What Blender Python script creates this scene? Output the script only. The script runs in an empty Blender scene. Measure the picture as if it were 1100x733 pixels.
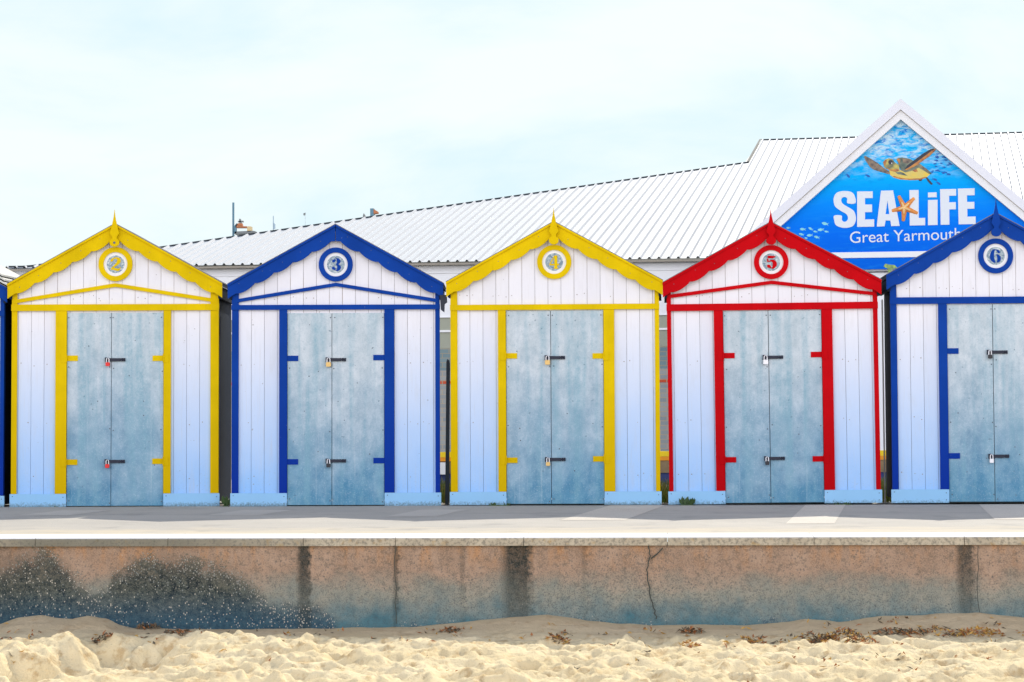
import bpy, bmesh, math, random
from mathutils import Vector, Matrix, noise
random.seed(7)
R = math.radians
scene = bpy.context.scene
col = scene.collection

# ------------------------------------------------------------------ camera
PW, PH = 1100., 733.              # photograph size the measurements below were taken in
FPX = 2790.                       # focal length in those pixels
YAW = math.atan((714 - 550) / FPX)
PITCH = R(3.2)
ROLL = 0.0045
HOR = 455.                        # eye level
PY0 = HOR - FPX * math.tan(PITCH)
CAM = Vector((0., -26.5, 0.836))
fw = Vector((-math.sin(YAW) * math.cos(PITCH), math.cos(YAW) * math.cos(PITCH), math.sin(PITCH)))
rt = Vector((math.cos(YAW), math.sin(YAW), 0.))
up = rt.cross(fw)
rt2 = rt * math.cos(ROLL) - up * math.sin(ROLL)
up2 = up * math.cos(ROLL) + rt * math.sin(ROLL)
cd = bpy.data.cameras.new('camera')
cam = bpy.data.objects.new('camera', cd)
col.objects.link(cam)
cam.matrix_world = Matrix(((rt2.x, up2.x, -fw.x, CAM.x), (rt2.y, up2.y, -fw.y, CAM.y), (rt2.z, up2.z, -fw.z, CAM.z), (0, 0, 0, 1)))
cd.sensor_width = 36.
cd.lens = FPX / PW * 36.
cd.shift_y = (PY0 - PH / 2) / PW
cd.clip_start = 0.1
cd.clip_end = 6000
scene.camera = cam


def ray(px, py):
    return fw + rt2 * ((px - 550) / FPX) + up2 * (-(py - PY0) / FPX)


def at_y(px, py, Y):
    d = ray(px, py)
    return CAM + d * ((Y - CAM.y) / d.y)


def at_z(px, py, Z):
    d = ray(px, py)
    return CAM + d * ((Z - CAM.z) / d.z)


def at_plane(px, py, o, n):
    d = ray(px, py)
    return CAM + d * ((o - CAM).dot(n) / d.dot(n))


# ------------------------------------------------------------------ render / world
scene.view_settings.view_transform = 'Standard'
scene.view_settings.look = 'None'
scene.view_settings.exposure = 0
scene.view_settings.gamma = 1
SUN_EL, SUN_AZ = R(34.5), R(14)          # azimuth from +Y towards +X: the sun stands behind the huts, a little to the right
w = bpy.data.worlds.new('World')
scene.world = w
w.use_nodes = True
nt = w.node_tree
nt.nodes.clear()


def N(t, typ, **kw):
    n = t.nodes.new(typ)
    for k, v in kw.items():
        setattr(n, k, v)
    return n


def ramp(t, stops, interp='LINEAR'):
    r = N(t, 'ShaderNodeValToRGB')
    r.color_ramp.interpolation = interp
    e = r.color_ramp.elements
    while len(e) < len(stops):
        e.new(0.5)
    for el, (p, c) in zip(e, stops):
        el.position = p
        el.color = (c[0], c[1], c[2], 1) if not isinstance(c, (int, float)) else (c, c, c, 1)
    return r


def mixc(t, fac, a, b, blend='MIX'):
    m = N(t, 'ShaderNodeMix', data_type='RGBA', blend_type=blend)
    for sock, v in ((m.inputs[0], fac), (m.inputs[6], a), (m.inputs[7], b)):
        if hasattr(v, 'is_output') or isinstance(v, bpy.types.NodeSocket):
            t.links.new(v, sock)
        elif isinstance(v, (int, float)):
            sock.default_value = v
        else:
            sock.default_value = (v[0], v[1], v[2], 1)
    return m.outputs[2]


def math_(t, op, a, b=None, c=None, clamp=False):
    m = N(t, 'ShaderNodeMath', operation=op, use_clamp=clamp)
    for i, v in enumerate((a, b, c)):
        if v is None:
            continue
        if isinstance(v, bpy.types.NodeSocket):
            t.links.new(v, m.inputs[i])
        else:
            m.inputs[i].default_value = v
    return m.outputs[0]


sky = N(nt, 'ShaderNodeTexSky', sky_type='NISHITA', sun_disc=False)
sky.sun_elevation = SUN_EL
sky.sun_rotation = SUN_AZ
sky.air_density = 1.2
sky.dust_density = 1.0
sky.ozone_density = 2.0
tc = N(nt, 'ShaderNodeTexCoord')
mp = N(nt, 'ShaderNodeMapping')
mp.inputs['Scale'].default_value = (1.0, 1.0, 2.6)
mp.inputs['Location'].default_value = (0.35, 0.1, 0.2)
nt.links.new(tc.outputs['Generated'], mp.inputs['Vector'])
n1 = N(nt, 'ShaderNodeTexNoise')
n1.inputs['Scale'].default_value = 5.5
n1.inputs['Detail'].default_value = 8
n1.inputs['Roughness'].default_value = 0.55
n1.inputs['Distortion'].default_value = 0.35
nt.links.new(mp.outputs[0], n1.inputs['Vector'])
cr = ramp(nt, [(0.34, 0.0), (0.47, 0.7), (0.56, 1.0)])
nt.links.new(n1.outputs['Fac'], cr.inputs[0])
# thin bright cloud: white veil with slightly cyan gaps
veil = mixc(nt, cr.outputs[0], (6.4, 8.05, 8.8), (8.15, 8.87, 9.0))
sx = sepz_w = N(nt, 'ShaderNodeSeparateXYZ')
nt.links.new(tc.outputs['Generated'], sx.inputs[0])
mr = N(nt, 'ShaderNodeMapRange', interpolation_type='SMOOTHSTEP')
for i_, v_ in enumerate((0.14, 0.62, 0.0, 1.0)):
    mr.inputs[i_ + 1].default_value = v_
nt.links.new(sx.outputs[2], mr.inputs[0])
high = mixc(nt, 0.5, sky.outputs[0], (3.6, 4.6, 6.4))              # thinner, bluer sky overhead
skyv = mixc(nt, mr.outputs[0], mixc(nt, 0.95, sky.outputs[0], veil), high)
# added fill light: unseen bright sky region behind the camera, brightens the shaded hut fronts
mb1 = N(nt, 'ShaderNodeMapRange', interpolation_type='SMOOTHSTEP')
for i_, v_ in enumerate((0.05, -0.55, 0.0, 1.0)):
    mb1.inputs[i_ + 1].default_value = v_
nt.links.new(sx.outputs[1], mb1.inputs[0])
mb2 = N(nt, 'ShaderNodeMapRange', interpolation_type='SMOOTHSTEP')
for i_, v_ in enumerate((0.72, 0.45, 0.0, 1.0)):
    mb2.inputs[i_ + 1].default_value = v_
nt.links.new(sx.outputs[2], mb2.inputs[0])
fill_f = math_(nt, 'MULTIPLY', mb1.outputs[0], mb2.outputs[0])
skyv = mixc(nt, fill_f, skyv, (19.5, 19.6, 21.6))
bg = N(nt, 'ShaderNodeBackground')
bg.inputs['Strength'].default_value = 0.115
nt.links.new(skyv, bg.inputs['Color'])
wo = N(nt, 'ShaderNodeOutputWorld')
nt.links.new(bg.outputs[0], wo.inputs['Surface'])

sl = bpy.data.lights.new('sun', 'SUN')
sl.energy = 5.0
sl.angle = R(0.5)
sl.color = (1.0, 0.93, 0.80)
so = bpy.data.objects.new('sun', sl)
col.objects.link(so)
sd = Vector((math.sin(SUN_AZ) * math.cos(SUN_EL), math.cos(SUN_AZ) * math.cos(SUN_EL), math.sin(SUN_EL)))
so.rotation_euler = sd.to_track_quat('Z', 'Y').to_euler()
so.location = sd * 40


# ------------------------------------------------------------------ mesh helpers
class MB:
    def __init__(self):
        self.v, self.f, self.m = [], [], []

    def face(self, pts, mi=0):
        b = len(self.v)
        self.v += [tuple(p) for p in pts]
        self.f.append(tuple(range(b, b + len(pts))))
        self.m.append(mi)

    def hexa(self, p, mi=0):                     # 8 corners: bottom 0-3 counter-clockwise, top 4-7
        b = len(self.v)
        self.v += [tuple(q) for q in p]
        for q in ((3, 2, 1, 0), (4, 5, 6, 7), (0, 1, 5, 4), (1, 2, 6, 5), (2, 3, 7, 6), (3, 0, 4, 7)):
            self.f.append(tuple(b + i for i in q))
            self.m.append(mi)

    def box(self, x0, x1, y0, y1, z0, z1, mi=0):
        self.hexa([(x0, y0, z0), (x1, y0, z0), (x1, y1, z0), (x0, y1, z0), (x0, y0, z1), (x1, y0, z1), (x1, y1, z1), (x0, y1, z1)], mi)

    def prism(self, poly, y0, y1, mi=0, fn=None, cap_back=True):      # polygon in XZ, counter-clockwise seen from -Y
        fn = fn or (lambda x, y, z: (x, y, z))
        a = 0
        n = len(poly)
        for i in range(n):
            a += poly[i][0] * poly[(i + 1) % n][1] - poly[(i + 1) % n][0] * poly[i][1]
        if a < 0:
            poly = poly[::-1]
        b = len(self.v)
        self.v += [fn(x, y0, z) for x, z in poly] + [fn(x, y1, z) for x, z in poly]
        self.f.append(tuple(range(b, b + n)))
        self.m.append(mi)
        if cap_back:
            self.f.append(tuple(range(b + 2 * n - 1, b + n - 1, -1)))
            self.m.append(mi)
        for i in range(n):
            j = (i + 1) % n
            self.f.append((b + j, b + i, b + n + i, b + n + j))
            self.m.append(mi)

    def disc(self, cx, cz, r, y0, y1, mi=0, n=48, fn=None):
        self.prism([(cx + r * math.cos(2 * math.pi * i / n), cz + r * math.sin(2 * math.pi * i / n)) for i in range(n)], y0, y1, mi, fn)

    def ring(self, cx, cz, r0, r1, y0, y1, mi=0, n=56):
        b = len(self.v)
        for i in range(n):
            c, s = math.cos(2 * math.pi * i / n), math.sin(2 * math.pi * i / n)
            self.v += [(cx + r0 * c, y0, cz + r0 * s), (cx + r1 * c, y0, cz + r1 * s), (cx + r1 * c, y1, cz + r1 * s), (cx + r0 * c, y1, cz + r0 * s)]
        for i in range(n):
            p, q = b + 4 * i, b + 4 * ((i + 1) % n)
            for k in range(4):
                l = (k + 1) % 4
                self.f.append((p + k, p + l, q + l, q + k))
                self.m.append(mi)

    def ribbon(self, pts, y0, y1, mi=0, fn=None, sub=6):       # pts: (x, z, half width); smooth calligraphic stroke
        P = []
        n = len(pts)
        for i in range(n - 1):
            p0, p1, p2, p3 = pts[max(i - 1, 0)], pts[i], pts[i + 1], pts[min(i + 2, n - 1)]
            for k in range(sub):
                t = k / sub
                P.append(tuple(0.5 * (2 * p1[j] + (p2[j] - p0[j]) * t + (2 * p0[j] - 5 * p1[j] + 4 * p2[j] - p3[j]) * t * t + (3 * p1[j] - p0[j] - 3 * p2[j] + p3[j]) * t ** 3) for j in range(3)))
        P.append(tuple(pts[-1]))
        L, Rr = [], []
        for i, p in enumerate(P):
            a, b = P[max(i - 1, 0)], P[min(i + 1, len(P) - 1)]
            dx, dz = b[0] - a[0], b[1] - a[1]
            l = math.hypot(dx, dz) or 1
            L.append((p[0] - dz / l * p[2], p[1] + dx / l * p[2]))
            Rr.append((p[0] + dz / l * p[2], p[1] - dx / l * p[2]))
        for i in range(len(P) - 1):
            self.prism([L[i], Rr[i], Rr[i + 1], L[i + 1]], y0, y1, mi, fn)

    def tube(self, pts, r, mi=0, n=8):
        b = len(self.v)
        pts = [Vector(p) for p in pts]
        for i, p in enumerate(pts):
            d = (pts[min(i + 1, len(pts) - 1)] - pts[max(i - 1, 0)]).normalized()
            a = d.orthogonal().normalized()
            c = d.cross(a)
            rr = r[i] if isinstance(r, (list, tuple)) else r
            for k in range(n):
                t = 2 * math.pi * k / n
                self.v.append(tuple(p + a * math.cos(t) * rr + c * math.sin(t) * rr))
        for i in range(len(pts) - 1):
            for k in range(n):
                l = (k + 1) % n
                self.f.append((b + i * n + k, b + i * n + l, b + (i + 1) * n + l, b + (i + 1) * n + k))
                self.m.append(mi)
        self.f.append(tuple(range(b + n - 1, b - 1, -1)))
        self.m.append(mi)
        e = b + (len(pts) - 1) * n
        self.f.append(tuple(range(e, e + n)))
        self.m.append(mi)

    def build(self, name, mats, parent=None, smooth=False, bevel=0):
        me = bpy.data.meshes.new(name)
        me.from_pydata(self.v, [], self.f)
        if not isinstance(mats, (list, tuple)):
            mats = [mats]
        for m in mats:
            me.materials.append(m)
        me.polygons.foreach_set('material_index', self.m)
        if smooth:
            me.polygons.foreach_set('use_smooth', [True] * len(me.polygons))
        me.update()
        o = bpy.data.objects.new(name, me)
        col.objects.link(o)
        if parent:
            o.parent = parent
        if bevel:
            md = o.modifiers.new('bevel', 'BEVEL')
            md.width = bevel
            md.segments = 2
            md.limit_method = 'ANGLE'
        return o


def tag(o, label=None, cat=None, group=None, kind=None):
    for k, v in (('label', label), ('category', cat), ('group', group), ('kind', kind)):
        if v:
            o[k] = v
    return o


def thing(name, label, cat, loc=(0, 0, 0), rz=0, group=None):
    o = bpy.data.objects.new(name, None)
    o.empty_display_size = 0.2
    col.objects.link(o)
    o.location = loc
    o.rotation_euler = (0, 0, rz)
    return tag(o, label, cat, group)


# ------------------------------------------------------------------ materials
def base_mat(name, rough=0.6, metal=0.0, spec=0.4):
    m = bpy.data.materials.new(name)
    m.use_nodes = True
    t = m.node_tree
    b = t.nodes['Principled BSDF']
    b.inputs['Roughness'].default_value = rough
    b.inputs['Metallic'].default_value = metal
    b.inputs['Specular IOR Level'].default_value = spec
    return m, t, b


def coords(t, scale=(1, 1, 1), kind='Object', loc=(0, 0, 0)):
    tc = N(t, 'ShaderNodeTexCoord')
    mp = N(t, 'ShaderNodeMapping')
    mp.inputs['Scale'].default_value = scale
    mp.inputs['Location'].default_value = loc
    t.links.new(tc.outputs[kind], mp.inputs['Vector'])
    return mp.outputs[0]


def world_pos(t, scale=(1, 1, 1)):
    g = N(t, 'ShaderNodeNewGeometry')
    mp = N(t, 'ShaderNodeMapping')
    mp.inputs['Scale'].default_value = scale
    t.links.new(g.outputs['Position'], mp.inputs['Vector'])
    return mp.outputs[0]


def noise_(t, vec, scale, detail=4, rough=0.55, dist=0.0):
    n = N(t, 'ShaderNodeTexNoise')
    n.inputs['Scale'].default_value = scale
    n.inputs['Detail'].default_value = detail
    n.inputs['Roughness'].default_value = rough
    n.inputs['Distortion'].default_value = dist
    t.links.new(vec, n.inputs['Vector'])
    return n.outputs['Fac']


def bump(t, b, h, strength, dist=0.01):
    bp = N(t, 'ShaderNodeBump')
    bp.inputs['Strength'].default_value = strength
    bp.inputs['Distance'].default_value = dist
    t.links.new(h, bp.inputs['Height'])
    t.links.new(bp.outputs[0], b.inputs['Normal'])


def rng(t, v, a, b, c=0., d=1.):
    m = N(t, 'ShaderNodeMapRange')
    m.clamp = True
    for i, x in enumerate((a, b, c, d)):
        m.inputs[i + 1].default_value = x
    t.links.new(v, m.inputs[0])
    return m.outputs[0]


def sepz(t, vec):
    s = N(t, 'ShaderNodeSeparateXYZ')
    t.links.new(vec, s.inputs[0])
    return s.outputs


def paint(name, c, rough=0.42, worn=(0.5, 0.45, 0.38), wornamt=0.5, low=None):
    m, t, b = base_mat(name, rough, 0, 0.03)
    p = world_pos(t)
    n = noise_(t, p, 3.0, 5)
    col1 = mixc(t, rng(t, n, 0.3, 0.7), tuple(x * 0.86 for x in c), tuple(min(1, x * 1.08) for x in c))
    ns = noise_(t, world_pos(t, (14, 14, 1.2)), 3.0, 4)
    col2 = mixc(t, math_(t, 'MULTIPLY', rng(t, ns, 0.58, 0.75), 0.22), col1, tuple(x * 0.6 for x in c))
    z = sepz(t, p)[2]
    if low:
        f = math_(t, 'MULTIPLY', rng(t, z, 1.3, 0.05), rng(t, n, 0.1, 0.8, 0.65, 1.0))
        col2 = mixc(t, f, col2, low)  # low: shaded tone painted into the trim colour near the ground
    gr = noise_(t, p, 55.0, 3, 0.6)
    splash = math_(t, 'MULTIPLY', rng(t, math_(t, 'ADD', z, math_(t, 'MULTIPLY', math_(t, 'SUBTRACT', gr, 0.5), 0.12)), 0.045, 0.0), 0.75)
    col2 = mixc(t, splash, col2, (0.10, 0.13, 0.11))
    chip = noise_(t, p, 38.0, 3, 0.6)
    col3 = mixc(t, math_(t, 'MULTIPLY', rng(t, chip, 0.735, 0.76), wornamt), col2, worn)
    t.links.new(col3, b.inputs['Base Color'])
    bump(t, b, math_(t, 'ADD', math_(t, 'MULTIPLY', ns, 0.6), chip), 0.12, 0.004)
    return m


M = {}
M['yellow'] = paint('yellow_paint', (0.72, 0.50, 0.002), worn=(0.35, 0.25, 0.08), low=(0.58, 0.37, 0.001))
M['blue'] = paint('blue_paint', (0.006, 0.050, 0.30), worn=(0.3, 0.36, 0.5), low=(0.004, 0.026, 0.27))
M['red'] = paint('red_paint', (0.54, 0.002, 0.006), worn=(0.25, 0.02, 0.02), low=(0.40, 0.001, 0.004))
M['pale_blue'] = paint('pale_blue_paint', (0.36, 0.60, 0.80), worn=(0.3, 0.33, 0.36), low=(0.28, 0.53, 0.78))
M['dark'] = paint('dark_slate_paint', (0.018, 0.027, 0.048), rough=0.6, worn=(0.2, 0.2, 0.2))
M['felt'] = paint('roofing_felt', (0.20, 0.20, 0.21), rough=0.85)
M['pale_trim'] = paint('pale_trim', (0.62, 0.61, 0.56), rough=0.6)


def plank_mat():
    m, t, b = base_mat('white_planks', 0.55, 0, 0.06)
    p = world_pos(t)
    oc = coords(t)
    x = sepz(t, oc)[0]
    idx = math_(t, 'FLOOR', math_(t, 'DIVIDE', math_(t, 'ADD', x, 10 * 0.1335 - 0.0668), 0.1335))
    wn = N(t, 'ShaderNodeTexWhiteNoise', noise_dimensions='1D')
    t.links.new(idx, wn.inputs['W'])
    base = mixc(t, wn.outputs['Value'], (0.765, 0.755, 0.785), (0.82, 0.81, 0.835))
    z = sepz(t, p)[2]
    n = noise_(t, p, 2.2, 5)
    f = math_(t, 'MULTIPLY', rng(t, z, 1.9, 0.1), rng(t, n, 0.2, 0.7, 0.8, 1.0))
    c2 = mixc(t, f, base, (0.27, 0.52, 0.86))                          # bluer towards the ground: weaker bounce light painted into the colour
    st = noise_(t, world_pos(t, (22, 22, 1.0)), 2.4, 4)
    c3 = mixc(t, math_(t, 'MULTIPLY', rng(t, st, 0.55, 0.8), 0.28), c2, (0.55, 0.53, 0.50))
    # rusty bleed near the joints
    fr = math_(t, 'FRACT', math_(t, 'DIVIDE', math_(t, 'ADD', x, 10 * 0.1335 - 0.0668), 0.1335))
    edge = math_(t, 'ABSOLUTE', math_(t, 'SUBTRACT', fr, 0.5))
    rust = math_(t, 'MULTIPLY', rng(t, edge, 0.45, 0.5), rng(t, noise_(t, p, 5, 3), 0.45, 0.7))
    hi = rng(t, z, 1.7, 2.1)
    c4 = mixc(t, math_(t, 'MULTIPLY', math_(t, 'MULTIPLY', rust, hi), 0.6), c3, (0.62, 0.46, 0.30))
    gr = noise_(t, p, 60, 3, .6)
    spl = math_(t, 'MULTIPLY', rng(t, z, 0.55, 0.12), rng(t, gr, .60, .72))
    c4 = mixc(t, math_(t, 'MULTIPLY', spl, .5), c4, (0.33, 0.34, 0.34))
    stn = noise_(t, world_pos(t, (6, 6, 1.6)), 1.3, 6, .65)
    c4 = mixc(t, math_(t, 'MULTIPLY', rng(t, stn, .55, .75), .22), c4, (0.52, 0.50, 0.46))
    sp = noise_(t, p, 30, 2, 0.5)
    c5 = mixc(t, math_(t, 'MULTIPLY', rng(t, sp, 0.755, 0.77), 0.7), c4, (0.28, 0.26, 0.25))
    t.links.new(c5, b.inputs['Base Color'])
    bump(t, b, st, 0.12, 0.004)
    return m


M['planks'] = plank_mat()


def flat(name, c, rough=0.6, metal=0.0, var=0.15, scale=8.0):
    m, t, b = base_mat(name, rough, metal)
    p = world_pos(t)
    n = noise_(t, p, scale, 4)
    t.links.new(mixc(t, n, tuple(x * (1 - var) for x in c), tuple(min(1, x * (1 + var)) for x in c)), b.inputs['Base Color'])
    return m


M['joint'] = flat('joint_backing', (0.20, 0.18, 0.17))  # dark backing seen between the planks
M['white'] = flat('white_paint', (0.80, 0.80, 0.80), 0.5, 0, 0.04)
M['iron'] = flat('black_iron', (0.014, 0.018, 0.034), 0.45, 0.2)
M['screw'] = flat('screw_head', (0.10, 0.12, 0.15), 0.5, 0.5)
M['nail'] = flat('nail_head', (0.30, 0.24, 0.20), 0.6)
M['brass'] = flat('brass', (0.62, 0.42, 0.16), 0.35, 0.6)
M['steel'] = flat('steel', (0.66, 0.66, 0.68), 0.3, 0.5)
M['red_plastic'] = flat('red_plastic', (0.75, 0.02, 0.015), 0.35)
M['black_plastic'] = flat('black_plastic', (0.02, 0.02, 0.025), 0.4)


def door_mat():
    m, t, b = base_mat('galvanised_sheet', 0.55, 0.0, 0.12)
    p = world_pos(t)
    z = sepz(t, p)[2]
    mot = noise_(t, world_pos(t, (1, 1, .7)), 5.0, 9, 0.72)
    big = noise_(t, p, 1.7, 3)
    fine = noise_(t, p, 75, 4, 0.7)
    grain = noise_(t, world_pos(t, (1, 1, .8)), 24, 5, 0.7)
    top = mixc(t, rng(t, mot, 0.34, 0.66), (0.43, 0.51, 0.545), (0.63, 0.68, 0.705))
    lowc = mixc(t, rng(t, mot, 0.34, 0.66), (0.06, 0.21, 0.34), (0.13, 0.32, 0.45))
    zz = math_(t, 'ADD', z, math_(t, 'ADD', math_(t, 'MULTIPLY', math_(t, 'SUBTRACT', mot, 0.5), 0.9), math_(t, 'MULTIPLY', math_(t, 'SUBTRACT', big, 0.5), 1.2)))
    c = mixc(t, rng(t, zz, 1.55, 0.05), top, lowc)  # doors coloured darker and bluer downward, imitating the weaker bounced light
    st = noise_(t, world_pos(t, (7, 7, .30)), 1.5, 3, 0.5)
    c = mixc(t, math_(t, 'MULTIPLY', math_(t, 'MULTIPLY', rng(t, st, 0.46, 0.66), 0.62), rng(t, grain, .3, .6, .4, 1.)), c, (0.19, 0.38, 0.46))
    st2 = noise_(t, world_pos(t, (16, 16, .3)), 1.9, 3, 0.5)
    c = mixc(t, math_(t, 'MULTIPLY', rng(t, st2, 0.60, 0.75), 0.25), c, (0.62, 0.68, 0.70))
    c = mixc(t, math_(t, 'MULTIPLY', rng(t, grain, 0.52, 0.70), 0.30), c, (0.22, 0.36, 0.42))
    c = mixc(t, math_(t, 'MULTIPLY', rng(t, fine, 0.46, 0.32), 0.28), c, (0.66, 0.72, 0.73))
    c = mixc(t, math_(t, 'MULTIPLY', rng(t, fine, 0.52, 0.70), 0.30), c, (0.20, 0.30, 0.36))
    sp = noise_(t, p, 22, 2, 0.5)
    c = mixc(t, math_(t, 'MULTIPLY', rng(t, sp, 0.72, 0.75), 0.6), c, (0.12, 0.20, 0.25))
    t.links.new(c, b.inputs['Base Color'])
    t.links.new(rng(t, mot, 0.3, 0.7, 0.42, 0.62), b.inputs['Roughness'])
    bump(t, b, mot, 0.12, 0.01)
    return m


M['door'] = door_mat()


def mosaic():
    m, t, b = base_mat('mosaic_disc', 0.4)
    v = N(t, 'ShaderNodeTexVoronoi')
    v.inputs['Scale'].default_value = 75
    t.links.new(world_pos(t, (1, 1, 1)), v.inputs['Vector'])
    s = sepz(t, v.outputs['Color'])
    r = ramp(t, [(0.0, (0.13, 0.20, 0.27)), (0.4, (0.25, 0.335, 0.385)), (0.75, (0.36, 0.44, 0.47)), (1.0, (0.56, 0.62, 0.62))])
    t.links.new(s[0], r.inputs[0])
    t.links.new(r.outputs[0], b.inputs['Base Color'])
    return m


M['mosaic'] = mosaic()

# ------------------------------------------------------------------ beach huts
SL = 0.550                # roof slope
ZR, XT = 2.878, 1.105     # ridge height, half width over the bargeboards


def line(x):
    return ZR - SL * abs(x)


DIGITS = {
    '2': [[(-.26, .20, .10), (-.27, .30, .09), (-.12, .43, .05), (.08, .45, .06), (.24, .33, .13), (.22, .14, .13), (.02, -.06, .08), (-.20, -.24, .05), (-.33, -.40, .045)],
          [(-.32, -.38, .05), (-.20, -.34, .075), (0, -.38, .09), (.20, -.42, .085), (.34, -.30, .03), (.36, -.22, .015)]],
    '3': [[(-.27, .22, .03), (-.20, .25, .10), (-.10, .30, .09), (-.06, .40, .03)], [(.03, .45, .03), (.16, .36, .11), (.22, .22, .14), (.14, .08, .08), (.03, .02, .03)],
          [(.03, .02, .03), (.18, -.08, .10), (.24, -.24, .15), (.15, -.40, .09), (.02, -.46, .03)], [(-.30, -.26, .03), (-.20, -.27, .11), (-.10, -.33, .09), (-.05, -.43, .03)]],
    '4': [[(.12, .48, .11), (.12, .1, .11), (.12, -.3, .11), (.12, -.48, .11)], [(.02, .44, .03), (-.14, .16, .035), (-.32, -.14, .035)],
          [(-.36, -.20, .055), (-.1, -.20, .055), (.0, -.20, .055)], [(.24, -.20, .055), (.36, -.20, .055)], [(-.04, -.47, .04), (.30, -.47, .04)]],
    '5': [[(-.26, .38, .10), (-.05, .38, .10), (.18, .38, .08), (.32, .44, .02)], [(-.26, .26, .05), (-.25, .10, .06), (-.24, .02, .05)],
          [(-.20, .02, .03), (.0, .11, .06), (.20, .02, .13), (.26, -.18, .15), (.16, -.38, .10), (.02, -.47, .03)], [(-.32, -.26, .03), (-.21, -.29, .12), (-.10, -.36, .09), (-.04, -.45, .03)]],
    '6': [[(-.02, .47, .03), (-.17, .36, .10), (-.26, .10, .14), (-.25, -.18, .15), (-.14, -.38, .10), (-.02, -.47, .03)], [(.04, .46, .03), (.14, .38, .06), (.23, .28, .09), (.24, .18, .03)],
          [(.02, .08, .03), (.15, .04, .08), (.24, -.14, .13), (.22, -.32, .11), (.10, -.45, .04)]],
}


def scallop(side, tip_w=0.145):
    """lower edge of a bargeboard from the eave tip to the apex (x, z), for the right-hand side"""
    n = 5
    pts = [(XT, line(XT) - tip_w + 0.0)]
    x0, x1 = XT - 0.085, 0.05
    pts.append((x0 + 0.03, line(x0 + 0.03) - 0.138))
    for k in range(n):
        a = x0 + (x1 - x0) * k / n
        b = x0 + (x1 - x0) * (k + 1) / n
        for j in range(8):
            u = j / 8
            x = a + (b - a) * u
            w = 0.138 + 0.028 * math.sin(math.pi * u) ** 0.75
            pts.append((x, line(x) - w))
    pts.append((x1, line(x1) - 0.140))
    pts.append((0.0, line(0) - 0.165 if not side else line(0) - 0.165))
    return pts


def finial_poly():
    right = [(0.0, 0.150), (0.006, 0.09), (0.014, 0.045), (0.024, 0.0), (0.036, -0.05), (0.047, -0.092), (0.038, -0.108), (0.026, -0.122), (0.022, -0.135), (0.026, -0.150), (0.041, -0.160), (0.050, -0.178), (0.049, -0.198), (0.038, -0.215), (0.020, -0.226), (0.0, -0.229)]
    return right + [(-x, z) for x, z in right[-2:0:-1]]


def padlock(x, z, mb_y, body, big, parent, name='padlock'):
    b = MB()
    w, h = (0.025, 0.038) if big else (0.021, 0.031)
    y = mb_y - 0.022
    b.prism([(x - w, z - h - 0.022), (x - w + .006, z - h - .028), (x + w - .006, z - h - .028), (x + w, z - h - .022), (x + w, z - 0.026), (x + w - .008, z - .02), (x - w + .008, z - .02), (x - w, z - .026)], y - 0.014, y + 0.014, 0)
    k = w * 0.62
    b.tube([(x - k, y, z - 0.024), (x - k, y, z + 0.006), (x - k * .7, y, z + 0.02), (x, y, z + 0.027), (x + k * .7, y, z + 0.02), (x + k, y, z + 0.006), (x + k, y, z - 0.024)], 0.0055, 1, 8)
    return b.build(name, [M[body], M['steel']], parent)


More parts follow.
